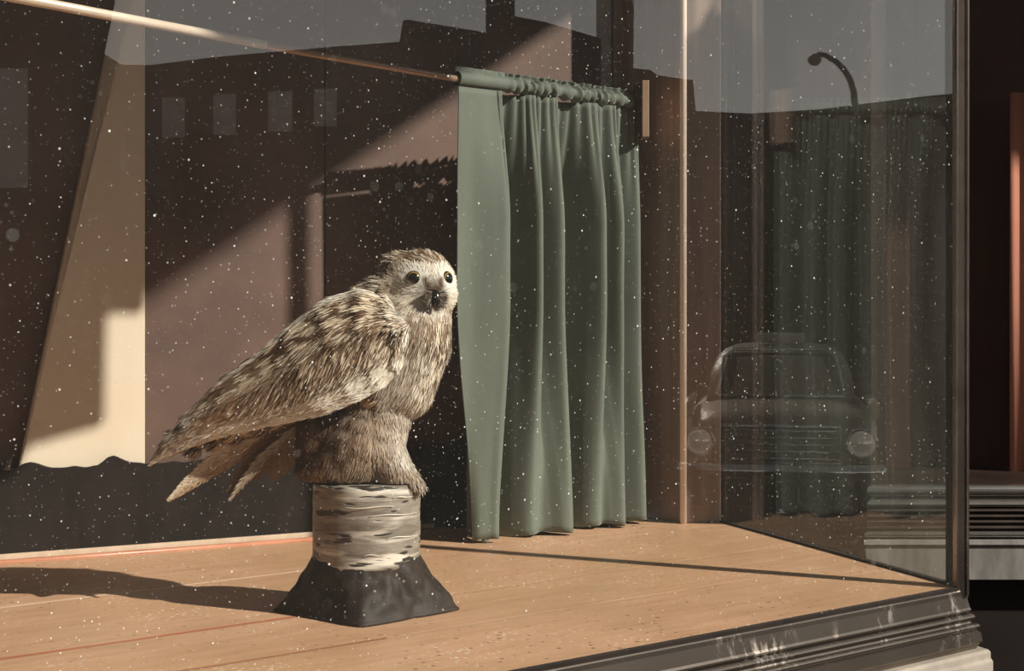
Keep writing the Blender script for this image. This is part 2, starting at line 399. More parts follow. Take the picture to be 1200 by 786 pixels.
# slab thickness goes to its right; keep it clear of the shade strip
struct(m.build('trim_2', 'pale_wood'))
m = MB(); m.tube([(-1.2, wallY(-1.2) - .052, Z(HF + .001)), (-.10, wallY(-.10) - .052, Z(HF + .001))], .005, 10)
M['trim_red'] = mottled('red_brown_moulding', (.42, .16, .09), (.58, .27, .17), .35, 0, 10, (1, 1, 1), .05, .5)
struct(m.build('trim_3', 'trim_red', smooth=True))
# cream board leaning against the left part of the wall, its left edge raked
def wp(u, v, off):      # point of a plane off metres in front of the back wall
    # d = Y; X=(u-600)/F*d; Y = 2.691+.55X-off
    d = (2.691 - off) / (1 - .55 * (u - 600) / F); return PX(u, v, d)
poly = [wp(170, 700, .022), wp(170, -280, .022), wp(236, -280, .022)]
out = [wp(170, 560, .020), wp(170, -150, .020), wp(190, -150, .020), wp(136, 62, .020), wp(107, 180, .020), wp(84, 280, .020), wp(60, 385, .020), wp(38, 480, .020), wp(24, 540, .020), wp(12, 590, .020), wp(6, 625, .020), wp(4, 646, .020), wp(170, 640, .020)]
out = [wp(170, 641, .020), wp(170, -150, .020), wp(192, -150, .020)] + out[3:12]
m = MB(); wn_ = Vector((-.482, .876, 0)) * .012; m.plate(out, wn_)
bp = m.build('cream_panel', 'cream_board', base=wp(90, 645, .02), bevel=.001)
tag(bp, 'cream board with a raked left edge against the back wall, sunlit in an L shape', 'panel')

# ------------------------------------------------------------------ glazing
def glass_pane(name, a, b, mat, z0, z1):
    m = MB(); m.slab(a, b, .006, z0, z1); return m.build(name, mat)
g1 = glass_pane('window_1', (LEFT.x, LEFT.y), (CORN.x - gd.x * .004, CORN.y - gd.y * .004), 'front_glass', Z(HF - .006), Z(ZT)); struct(g1)
b_ = BACK - hd * .0; a_ = CORN + hd * .012
g2 = glass_pane('window_2', (a_.x, a_.y), (b_.x, b_.y), 'side_glass', Z(HF - .004), Z(ZT)); struct(g2)
# dark glazing channel at the foot of both panes and up the corner
m = MB(); 
m.slab((LEFT.x, LEFT.y), (CORN.x, CORN.y), .010, Z(HF - .012), Z(HF + .001))
m.slab((a_.x - .003, a_.y), (BACK.x - .003, BACK.y), .012, Z(HF - .01), Z(HF + .003))
m.slab((a_.x - .001, a_.y), (a_.x - .001 + hd.x * .008, a_.y + hd.y * .008), .008, Z(HF), Z(ZT))
struct(m.build('trim_4', 'base_black'))
# corner post
m = MB()
C0 = CORN + Vector((.006, -.002))
def post_section():
    P = []
    w = .0088
    for k in range(24):
        t = 2 * math.pi * k / 24; c, s_ = math.cos(t), math.sin(t)
        P.append((C0.x + w * math.copysign(abs(c) ** .35, c), C0.y + w * math.copysign(abs(s_) ** .35, s_)))
    return P
m.prism(post_section(), Z(HF - .012), Z(ZT))
for sx_ in (-1, 1): m.tube([(C0.x + sx_ * .0072, C0.y - .0092, Z(HF - .008)), (C0.x + sx_ * .0072, C0.y - .0092, Z(ZT))], .0016, 10)
struct(m.build('trim_5', 'chrome'))

# mitred sill: profile (outward, height) swept along front glass, round the corner, along the side glass
def sweep(profile, close_back=.02):
    path = [LEFT - gd * .3, CORN, BACK + hd * .5]
    nr = [gn, None, hn]
    bis = (gn + hn).normalized(); k = 1 / bis.dot(gn)
    m = MB(); n = len(profile); rings = []
    for p, nn in ((path[0], gn), (path[1], bis * k), (path[2], hn)):
        rings.append([(p.x + nn.x * o, p.y + nn.y * o, Z(z)) for o, z in profile])
    vs = [q for r in rings for q in r]
    fs = [(i * n + j, i * n + (j + 1) % n, (i + 1) * n + (j + 1) % n, (i + 1) * n + j) for i in range(2) for j in range(n)]
    fs += [tuple(range(n)), tuple(range(2 * n, 3 * n))[::-1]]
    m.add(vs, fs); return m
def arc(cx, cz, r, a0, a1, n=6): return [(cx + r * math.cos(math.radians(a0 + (a1 - a0) * i / n)), cz + r * math.sin(math.radians(a0 + (a1 - a0) * i / n))) for i in range(n + 1)]
prof = [(-.002, -.368), (.004, -.362)] + arc(.0075, -.3655, .0035, 110, 10, 5) + [(.0115, -.370)] + \
       [(.0150, -.386), (.0165, -.389), (.0150, -.392), (.0115, -.3935)] + \
       arc(.0160, -.3985, .0045, 95, -60, 5) + [(.0155, -.4045), (.0165, -.4065)] + arc(.0215, -.4105, .0040, 100, -50, 5) + \
       [(.0215, -.4150), (.0235, -.4165), (.0265, -.4185), (.0285, -.4300), (.0270, -.4330), (.0235, -.4350), (.022, -.440), (-.002, -.440)]
prof = prof
sill = sweep(prof).build('window_sill', 'bronze'); struct(sill)
sill.name = 'trim_6'
m = sweep([(-.02, -.440), (.034, -.440), (.037, -.443), (.037, -.452), (.0395, -.455), (.0395, -.66), (-.02, -.66)])
struct(m.build('wall_front', 'stone', bevel=.0015))
m = sweep([(-.04, -.66), (.012, -.66), (.012, -EYE), (-.04, -EYE)])
struct(m.build('wall_plinth', 'tile')).name = 'baseboard_front'
# unseen strip added above the front glass, its outline shaped to shade the back wall
def on_front(P):
    """follow the sun ray from a point of the back wall to the plane just outside the front glass"""
    o = Vector(P); d = -SUN_DIR; q = Vector((LEFT.x, LEFT.y)) + gn * .03
    t = ((q - Vector((o.x, o.y))).dot(gn)) / (Vector((d.x, d.y)).dot(gn)); return o + d * t
shade = [wp(172, 357, .0), wp(170, 360, .022), wp(127, 360, .022), wp(124, 491, .022), wp(40, 515, .022), wp(28, 535, .022), wp(10, 560, .022)]
e1 = [on_front(p) for p in shade]
# outline of the shading strip: distance along the glass and height
along = lambda p: (Vector((p.x, p.y)) - LEFT).dot(gd)
zA = e1[0].z
FB = gn * .03
pts = [(along(p), p.z) for p in e1]
S_end = (CORN - LEFT).dot(gd) + .035
EDGE = pts[1:] + [(-.2, pts[-1][1] - .05), (-.2, Z(.765)), (pts[1][0] - .17, Z(.78)), (pts[1][0], Z(.835))]
for a_l in (pts[1][0] - .03, .9, .3):  # rods added to carry the shading strip
    q_ = LEFT + gd * a_l + gn * .036
    m = MB(); m.tube([(q_.x, q_.y, Z(.75)), (q_.x, q_.y, Z(1.60))], .003, 8); struct(m.build('trim_10', 'dark_iron'))
q_ = [LEFT + gd * a_l + gn * .036 for a_l in (.2, pts[1][0])]
m = MB(); m.tube([(q_[0].x, q_[0].y, Z(1.58)), (q_[1].x, q_[1].y, Z(1.58))], .006, 8); struct(m.build('trim_10', 'dark_iron'))
q3 = [(LEFT.x + FB.x + gd.x * a, LEFT.y + FB.y + gd.y * a, z) for a, z in EDGE]
m = MB(); m.plate(q3, (gn.x * .012, gn.y * .012, 0)); struct(m.build('sun_blocker', 'blocker')).name = 'front_sun_blocker'
struct_f = bpy.data.objects['front_sun_blocker']
def sun_to(P, z=None, x=None):
    d = -SUN_DIR; t = (z - P.z) / d.z if z is not None else (x - P.x) / d.x
    return Vector(P) + d * t
k0 = sun_to(wp(172, 356, 0), z=Z(1.56)); k1 = sun_to(wp(540, 108, 0), z=Z(1.56)); ke = k1 + (k1 - k0) * ((2.76 - k1.y) / (k1.y - k0.y))
YF = 1.235
m = MB(); m.prism([(-2.0, YF), (k0.x - .12, YF), (k0.x - .12, k0.y - .02), (k0.x, k0.y - .008), (k1.x, k1.y), (ke.x, 2.76), (-2.0, 2.76)], Z(1.56), Z(1.64)); struct(m.build('ceiling', 'soffit')).name = 'sun_canopy'  # added canopy out of view, outlined to cast the wall's diagonal shade

# ------------------------------------------------------------------ entrance recess and the neighbouring shop window
m = MB(); m.box(-1.6, 3.0, 4.30, 4.36, 0, EYE + 1.55)
for x in (.62, .80, 1.02, 1.28): m.box(x, x + .035, 4.27, 4.30, 0, EYE + 1.55)
M['recess_wood'] = mottled('recess_wood', (.045, .030, .023), (.10, .065, .050), .5, 0, 7, (3, 3, .2), .1, .3); struct(m.build('wall_recess', 'recess_wood')).name = 'wall_back.001'
m = MB(); m.box(-1.6, 3.0, 2.75, 4.36, EYE + 1.55, EYE + 1.6); struct(m.build('ceiling', 'soffit'))
NX, NY = .762, 3.24
def nb(name, prof, mat, x0=NX, **k):
    m = MB(); n = len(prof)
    m.add([(x0 + o, NY - o, Z(z)) for o, z in [(-q[0], q[1]) for q in prof]] and
          [(x0 - o, NY - o, Z(z)) for o, z in prof] + [(3.0, NY - o, Z(z)) for o, z in prof],
          [tuple(range(n)), tuple(range(n, 2 * n))[::-1]] + [(i, (i + 1) % n, n + (i + 1) % n, n + i) for i in range(n)])
    return m.build(name, mat, **k)
# heights from rows: z = -(row-370)*3.24/1800
rz = lambda v: -(v - HOR) * NY / F
struct(nb('trim_7', [(-.02, rz(568))] + arc(.006, rz(574.5), .0115, 90, -90, 8) + [(.008, rz(582)), (.008, rz(584.5)), (.014, rz(586.5)), (.017, rz(590)), (.014, rz(593)), (.004, rz(594)), (-.02, rz(594))], 'bright_metal'))
struct(nb('trim_8', [(-.02, rz(594))] + sum([[(.010, rz(v)), (.016, rz(v + 1)), (.018, rz(v + 3)), (.016, rz(v + 4.6)), (.010, rz(v + 5.2))] for v in (594.5, 601, 607.5, 614)], []) + [(.008, rz(621)), (-.02, rz(621))], 'dark_bronze'))
struct(nb('trim_9', [(-.02, rz(621))] + arc(.018, rz(624.5), .0062, 90, -90, 6) + [(-.02, rz(629))], 'bright_metal'))
struct(nb('wall_right', [(.012, rz(629.5)), (.024, rz(631)), (.026, rz(636)), (.020, rz(637.5)), (.020, rz(677)), (-.03, rz(677)), (-.03, rz(629.5))], 'grey_stone')).name = 'wall_right.002'
m = MB(); m.box(NX + .02, 3.0, NY + .03, NY + .06, 0, Z(rz(677))); struct(m.build('baseboard_right', 'tile'))
# interior of the neighbouring window: floor, dark back, side return, red panel
m = MB(); m.box(NX, 3.0, NY, 4.3, Z(rz(569) - .03), Z(rz(569))); struct(m.build('floor', 'dark_wood'))
m = MB(); m.box(NX - .002, NX + .03, NY + .012, 4.3, Z(rz(569)), Z(1.5)); struct(m.build('wall_right', 'dark_wood')).name = 'wall_right.003'
m = MB(); m.box(NX + .03, 3.0, NY + .40, NY + .43, Z(rz(569)), Z(1.5)); M['red_wood'] = mottled('dark_red_wood', (.065, .026, .018), (.11, .046, .033), .5, 0, 7, (2, 2, .2), .1, .3); struct(m.build('wall_back', 'red_wood')).name = 'wall_back.002'
m = MB(); m.box(NX - .01, 3.0, NY - .03, NY + .45, Z(1.5), Z(1.54)); struct(m.build('ceiling', 'soffit'))
m = MB(); m.box(NX + .035, 3.0, NY, NY + .006, Z(rz(569)), Z(1.5)); 
M['plain_glass'] = glass_material('plain_glass', .15, .006)
struct(m.build('window_3', 'plain_glass'))
m = MB(); dd = NY + .30
vs = []; n = 40
xa, xb = (1184 - 600) * dd / F, (1184 - 600) * dd / F + .5
for i in range(n + 1):
    x = xa + (xb - xa) * i / n; y = dd + .012 * math.sin(i * .9) * min(1, i / 3)
    vs += [(x, y, Z(rz(569))), (x, y, Z((HOR - 108) * dd / F)), (x, y + .006, Z((HOR - 108) * dd / F)), (x, y + .006, Z(rz(569)))]
fs = [(4 * i + k, 4 * i + (k + 1) % 4, 4 * i + 4 + (k + 1) % 4, 4 * i + 4 + k) for i in range(n) for k in range(4)] + [(0, 3, 2, 1), (4 * n, 4 * n + 1, 4 * n + 2, 4 * n + 3)]
m.add(vs, fs); o = m.build('red_drape', 'red_panel', base=(xa, dd, Z(rz(569))), smooth=True)
tag(o, 'brick red drape standing in the dark neighbouring shop window at right edge', 'drape')

# added sun blocker out of frame: shades the timber jamb, gap lights the bead
def jp(u, v): return sun_to(PX(u, v, 2.667 if u > 795 else 2.70), x=1.1)
t = thing('jamb_sun_blocker', (1.1, jp(842, 300).y, Z(.24)), 'added dark board on an iron bar, unseen, blocking sun from the jamb', 'sun blocker')
q = [jp(748, 84), jp(791.5, 84), jp(791.5, 612), jp(748, 606)]
q2 = [jp(804, 70), jp(842, 0), jp(866, 0), jp(866, 640), jp(804, 612)]
m = MB(); m.plate(q, (.012, -.003, 0)); m.plate(q2, (.012, -.003, 0))
ya, yb = q[0].y, q2[2].y; zt_ = q[0].z + .10
m.box(1.1, 1.108, ya, yb, q[0].z - .012, q[0].z - .004); m.build('board', 'blocker', t)
m = MB(); m.tube([(1.104, ya, zt_), (1.104, 3.30, zt_)], .008, 10); m.tube([(1.104, ya + .01, zt_), (1.104, ya + .01, q[0].z - .01)], .004, 8); m.tube([(1.104, yb - .01, zt_), (1.104, yb - .01, q2[1].z - .01)], .004, 8); m.build('bar', 'dark_iron', t)

# ------------------------------------------------------------------ curtain rod, bracket, curtain
R0 = Vector((-.087, 2.413)); R1 = Vector((.2185, 2.685)); rd = (R1 - R0).normalized(); RL = (R1 - R0).length
rn = Vector((rd.y, -rd.x)); ZR = .372
def rodp(s, z=0, o=0): p = R0 + rd * s + rn * o; return Vector((p.x, p.y, Z(ZR + z)))
# the rod swings slightly forward at its thick left end
rleft = Vector((-.66, 1.70)); 
t = thing('curtain_rod', rodp(RL), 'thin pale varnished telescopic rod crossing the window, thicker at its left end', 'curtain rod')
jt = Vector((-.340, 2.109)); 
def P3(p, z): return (p.x, p.y, Z(z))
m = MB(); m.tube([P3(rleft, ZR + .001), P3(jt, ZR)], .0062, 18); m.build('outer_tube', 'rod', t, smooth=True)
m = MB(); m.tube([P3(jt - rd * .01, ZR), P3(R0, ZR), tuple(rodp(RL))], .0052, 18); m.build('inner_tube', 'rod_inner', t, smooth=True)
# wall bracket
t = thing('rod_bracket', PX(754, 160, 2.66), 'small upright wooden block on the jamb holding the curtain rod end', 'bracket')
m = MB(); m.box(PX(752, 0, 2.655).x, PX(760, 0, 2.655).x, 2.645, 2.685, PX(0, 161, 2.655).z, PX(0, 95, 2.655).z); m.build('block', 'rod_inner', t, bevel=.001)
m = MB(); m.box(PX(745, 0, 2.66).x, PX(752.3, 0, 2.66).x, 2.655, 2.70, PX(0, 159, 2.66).z, PX(0, 97, 2.66).z); m.build('side_plate', 'dark_wood', t)

cur = thing('curtain', (R0.x, R0.y, Z(HF)), 'sage green gathered curtain hanging in deep folds beside the mounted owl', 'curtain')
mid = [(0, 0), (.028, .004), (.062, .022), (.080, .030), (.086, .022), (.074, -.012), (.088, -.036), (.120, -.034), (.146, -.008), (.160, .014), (.170, .008), (.170, -.012), (.184, -.006), (.203, .018), (.214, .010), (.212, -.018), (.235, -.034), (.265, -.024), (.286, .002), (.300, .022), (.311, .010), (.312, -.014), (.326, -.004), (.342, .020), (.352, .010), (.352, -.016), (.366, -.022), (.380, -.004), (.396, .012), (.406, .004), (.410, -.008)]
bot = [(.030, .003), (.036, .012), (.050, .020), (.060, .026), (.066, .020), (.058, -.012), (.074, -.040), (.105, -.034), (.125, -.004), (.142, .018), (.165, .012), (.180, .022), (.194, .040), (.205, .044), (.213, .034), (.206, -.014), (.228, -.040), (.255, -.030), (.272, .004), (.288, .022), (.305, .016), (.318, .028), (.332, .040), (.342, .034), (.344, .014), (.345, -.018), (.362, -.018), (.376, .004), (.392, .026), (.403, .026), (.408, .006)]
def cr_spline(P, n):
    out = []; L = len(P) - 1
    for i in range(n):
        t = i / (n - 1) * L; k = min(int(t), L - 1); f = t - k
        p0, p1, p2, p3 = [Vector(P[min(max(j, 0), L)]) for j in (k - 1, k, k + 1, k + 2)]
        out.append(.5 * ((2 * p1) + (-p0 + p2) * f + (2 * p0 - 5 * p1 + 4 * p2 - p3) * f * f + (-p0 + 3 * p1 - 3 * p2 + p3) * f ** 3))
    return out
NU, NV = 420, 70
mid = [(a, b * (1 if (a < .09 and b > 0) else (1.35 if b > 0 else (2.1 if a < .36 else 1.3)))) for a, b in mid]
bot = [(a, b * (1 if b > 0 else (1.6 if a < .36 else 1.1))) for a, b in bot]
Mi = cr_spline(mid, NU); Bo = cr_spline(bot, NU)
avg = [(i / (NU - 1)) for i in range(NU)]
vs = []; 
for j in range(NV + 1):
    q = j / NV; z = ZR - .012 + (HF + .004 - (ZR - .012)) * q
    for i in range(NU):
        a = Mi[i]; b = Bo[i]
        k = smoothstep(.45, 1.0, q)
        p = a.lerp(b, k)
        g = smoothstep(-.02, .30, q)                              # folds open out below the heading
        straight = Vector((a.x * .75 + .41 * avg[i] * .25, a.y * .30 + .002))
        if i < NU * .12: straight = Vector((a.x, .004 + a.y * .15))
        p = straight.lerp(p, g)
        ruff = .0024 * (1 - g) * math.sin(i * .62 + 1.3 * math.sin(i * .11)) * (0 if i < NU * .10 else 1)
        p = p + Vector((.0, ruff + .0012 * noise.noise(Vector((i * .05, q * 5, 0)))))
        w = R0 + rd * p.x + rn * p.y
        hem = (.010 * smoothstep(.10, .0, i / NU) * 0 + .004 * math.sin(i * .05)) * smoothstep(.9, 1, q)
        vs.append((w.x, w.y, Z(z + hem)))
fs = [(j * NU + i, j * NU + i + 1, (j + 1) * NU + i + 1, (j + 1) * NU + i) for j in range(NV) for i in range(NU - 1)]
m = MB(); m.add(vs, fs); o = m.build('drape', 'curtain', cur, smooth=True, recalc=False)
md = o.modifiers.new('cloth', 'SOLIDIFY'); md.thickness = .0016
# gathered heading: a sleeve round the rod with a small frill above
vs = []; NA, NR = 520, 22
for i in range(NA + 1):
    s = .0 + RL * .985 * i / NA
    gath = smoothstep(.085, .125, s)
    w = math.sin(s * 330 + 3 * math.sin(s * 41)); w2 = noise.noise(Vector((s * 120, 0, 0)))
    r = .0125 + gath * (.0030 * w + .0018 * w2) - .0005
    for k in range(NR):
        th = 2 * math.pi * k / NR
        vs.append(tuple(rodp(s + .0015 * gath * math.sin(th * 2 + s * 300), math.sin(th) * r * .95 + .001, math.cos(th) * r)))
fs = [(i * NR + k, i * NR + (k + 1) % NR, (i + 1) * NR + (k + 1) % NR, (i + 1) * NR + k) for i in range(NA) for k in range(NR)]
m = MB(); m.add(vs, fs); o = m.build('rod_sleeve', 'curtain', cur, smooth=True); 
vs = []
for i in range(NA + 1):
    s = .0 + RL * .985 * i / NA; gath = smoothstep(.08, .13, s)
    for k in range(7):
        h = k / 6
        amp = .0065 * h * gath
        o_ = amp * math.sin(s * 420 + 2 * math.sin(s * 60)) + .002 * h * noise.noise(Vector((s * 200, h, 0)))
        vs.append(tuple(rodp(s + .002 * h * math.sin(s * 260), .010 + (.011 + .0025 * noise.noise(Vector((s * 150, 3, 0))) * gath) * h, -.004 + o_)))
fs = [(i * 7 + k, i * 7 + k + 1, (i + 1) * 7 + k + 1, (i + 1) * 7 + k) for i in range(NA) for k in range(6)]
m = MB(); m.add(vs, fs); o = m.build('frill', 'curtain', cur, smooth=True, recalc=False)
md = o.modifiers.new('cloth', 'SOLIDIFY'); md.thickness = .0012
# turned-up corner of the first panel
vs = []
for j in range(14):
    q = j / 13
    for k in range(12):
        a_ = k / 11 * math.pi * 1.15
        r = .0085 * (1 - .35 * q)
        w = R0 + rd * (.036 + .008 * q + r * (1 - math.cos(a_)) * .8) + rn * (.006 + .006 * q + r * math.sin(a_))
        vs.append((w.x, w.y, Z(HF + .050 * (1 - q) ** 1.2 + .0015 + .004 * (1 - q) * math.sin(a_))))
fs = [(j * 12 + k, j * 12 + k + 1, (j + 1) * 12 + k + 1, (j + 1) * 12 + k) for j in range(13) for k in range(11)]
m = MB(); m.add(vs, fs); o = m.build('turned_corner', 'curtain', cur, smooth=True, recalc=False)
md = o.modifiers.new('cloth', 'SOLIDIFY'); md.thickness = .0014

# ------------------------------------------------------------------ birch stump on its black base
SC = Vector((-.178, 1.880)); 
stump = thing('birch_stump', (SC.x, SC.y, Z(HF)), 'short birch log with peeling grey bark on a black flared base under the owl', 'stump')
vs = []; NR, NZ = 72, 26
for j in range(NZ + 1):
    z = -.302 + (.099) * j / NZ
    for k in range(NR):
        th = 2 * math.pi * k / NR
        r = .0655 + .0010 * noise.noise(Vector((math.cos(th) * 2, math.sin(th) * 2, z * 30))) + .0006 * noise.noise(Vector((math.cos(th) * 8, math.sin(th) * 8, z * 150)))
        if j == NZ: r -= .0012
        vs.append((SC.x + r * math.cos(th), SC.y + r * math.sin(th), Z(z)))
fs = [(j * NR + k, j * NR + (k + 1) % NR, (j + 1) * NR + (k + 1) % NR, (j + 1) * NR + k) for j in range(NZ) for k in range(NR)]
fs += [tuple(range(NR))[::-1], tuple(range(NZ * NR, (NZ + 1) * NR))]
m = MB(); m.add(vs, fs); m.build('log', 'birch', stump, smooth=True)
# a few curls of peeling bark
for (u0, u1, v) in ((408, 462, 594), (436, 486, 604), (455, 486, 631), (430, 452, 650), (462, 484, 584)):
    vs = []; n = 18
    for i in range(n + 1):
        u = u0 + (u1 - u0) * i / n; x = (u - 427) / 62.5; x = max(-.99, min(.99, x)); th = -math.acos(x)
        z = (HOR - v - .9 * math.sin(i * .35 + u0)) * 1.82 / F; wd = .0008 * math.sin(math.pi * i / n) + .0001
        for (dz, dr) in ((-wd, .0005), (0, .0009), (wd, .0017)):
            r = .0657 + dr; vs.append((SC.x + r * math.cos(th), SC.y + r * math.sin(th), Z(z + dz)))
    fs = [(3 * i + k, 3 * i + k + 1, 3 * i + 4 + k, 3 * i + 3 + k) for i in range(n) for k in range(2)]
    m = MB(); m.add(vs, fs); M.setdefault('bark_pale', mottled('pale_bark', (.82, .78, .70), (.9, .86, .8), .5))
    o = m.build('bark_curl', 'bark_pale', stump, smooth=True); md = o.modifiers.new('thick', 'SOLIDIFY'); md.thickness = .0004
# base: round at the log, square on the floor, one corner to the viewer
vs = []; NR, NZ = 120, 30
for j in range(NZ + 1):
    q = j / NZ; z = -.3595 + .066 * (q ** 1.0)
    for k in range(NR):
        th = 2 * math.pi * k / NR
        phi = th - math.radians(2)
        sqr = .1205 / (abs(math.cos(phi)) + abs(math.sin(phi)))
        sqr = sqr * (1 - .035 * math.cos(4 * phi) ** 6) * (.96 if 0 else 1)
        sqr = min(sqr, .1135)
        rnd = .0668
        f = (1 - q) ** 1.25
        if q < .06: f = 1
        r = rnd + (sqr - rnd) * f
        fold = noise.noise(Vector((math.cos(th) * 3.0, math.sin(th) * 3.0, q * 2.0 + 4))) * .009 + noise.noise(Vector((math.cos(th) * 8, math.sin(th) * 8, q * 5))) * .003
        r += fold * math.sin(math.pi * min(1, q * 1.02 + .0)) 
        zz = z + (.004 * noise.noise(Vector((math.cos(th) * 3, math.sin(th) * 3, 9))) if j == NZ else 0)
        vs.append((SC.x + r * math.cos(th), SC.y - .002 + r * math.sin(th) * .92, Z(zz)))
fs = [(j * NR + k, j * NR + (k + 1) % NR, (j + 1) * NR + (k + 1) % NR, (j + 1) * NR + k) for j in range(NZ) for k in range(NR)]
fs += [tuple(range(NR))[::-1], tuple(range(NZ * NR, (NZ + 1) * NR))]
m = MB(); m.add(vs, fs); m.build('base', 'cloth_black', stump, smooth=True)

# ------------------------------------------------------------------ the owl
OWL = 1.880; SO = OWL / F
def op(u, v, y=0.0): return Vector(((u - 600) * SO, OWL + y * SO, EYE + (HOR - v) * SO))
owl = thing('stuffed_owl', (SC.x, SC.y, Z(-.203)), 'mounted brown and cream owl with yellow-ringed eyes standing on a birch stump', 'owl')
def blend_mesh(balls, voxel, smooth_n):
    """one continuous skin over overlapping ellipsoids (u, v, y, ru, rv, ry, tilt)"""
    m = MB()
    for (u, v, y, ru, rv, ry, tilt) in balls:
        k = MB(); k.sphere((0, 0, 0), (ru, ry, rv), 28, 18)
        R = Matrix.Rotation(math.radians(tilt), 3, 'Y')
        m.add([R @ Vector(p) + Vector((u, y, -v)) for p in k.v], k.f)
    me = bpy.data.meshes.new('tmp'); me.from_pydata(m.v, [], m.f); o = bpy.data.objects.new('tmp', me); COL.objects.link(o)
    r = o.modifiers.new('r', 'REMESH'); r.mode = 'VOXEL'; r.voxel_size = voxel
    q = o.modifiers.new('s', 'SMOOTH'); q.iterations = smooth_n; q.factor = .6
    dg = bpy.context.evaluated_depsgraph_get(); me2 = bpy.data.meshes.new_from_object(o.evaluated_get(dg))
    V_ = np.zeros(len(me2.vertices) * 3, 'f'); me2.vertices.foreach_get('co', V_); V_ = V_.reshape(-1, 3)
    N_ = np.zeros(len(me2.vertices) * 3, 'f'); me2.vertices.foreach_get('normal', N_); N_ = N_.reshape(-1, 3)
    P_ = [tuple(p.vertices) for p in me2.polygons]
    bpy.data.objects.remove(o); bpy.data.meshes.remove(me); bpy.data.meshes.remove(me2)
    return V_, N_, P_
def chain(a, b, n):
    return [tuple(a[k] + (b[k] - a[k]) * i / n for k in range(7)) for i in range(n + 1)]
FACE = math.radians(27)                      # the face looks this far to the right of the viewer
balls = [(492, 334, 2, 43, 41, 41, 0), (478, 322, 6, 36, 27, 36, 20), (500, 345, -3, 36, 32, 38, 0), (470, 352, 6, 40, 28, 36, 25)]
balls += chain((486, 360, 2, 44, 36, 42, 0), (480, 402, -2, 49, 50, 50, 0), 3)
balls += chain((480, 402, -2, 49, 50, 50, 0), (462, 448, 0, 50, 48, 50, 10), 3)
balls += [(450, 388, 6, 46, 44, 52, 0)]
balls += chain((440, 400, 6, 58, 52, 54, 0), (372, 432, 8, 58, 46, 48, 25), 3)
balls += chain((372, 432, 8, 58, 46, 48, 25), (300, 468, 8, 48, 30, 34, 35), 3)
balls += chain((300, 468, 8, 48, 30, 34, 35), (216, 520, 6, 24, 8, 18, 38), 4)
balls += [(452, 455, -4, 40, 44, 46, 20)]
balls += chain((470, 336, 4, 34, 30, 34, 30), (424, 368, 8, 34, 28, 36, 30), 3)
BODY = blend_mesh(balls, 3.2, 7)
# feathered legs and feet
lb = chain((452, 470, -8, 36, 30, 34, 10), (425, 520, -6, 50, 36, 44, 0), 3) + chain((425, 520, -6, 50, 36, 44, 0), (405, 548, 0, 60, 20, 44, 0), 3)
lb += chain((448, 520, -12, 26, 40, 30, -8), (466, 556, -18, 22, 13, 22, -20), 3) + chain((464, 552, -20, 24, 12, 20, -25), (488, 570, -24, 13, 7, 12, -25), 3)
lb += chain((458, 556, 6, 22, 12, 20, -25), (478, 566, 8, 14, 6, 12, -15), 2) + chain((380, 500, 4, 34, 30, 34, 0), (372, 548, 2, 26, 18, 28, 0), 3)
LEGS = blend_mesh(lb, 3.0, 5)
def on_log(u, y, m=66): return math.hypot((u - 427) + 0, y) < m
for q_ in LEGS[0]:
    if on_log(q_[0], q_[1]): q_[2] = max(q_[2], -562.8)
LEGS[0][:, 2] = np.where((LEGS[0][:, 0] < 492), np.maximum(LEGS[0][:, 2], -563.5), LEGS[0][:, 2])

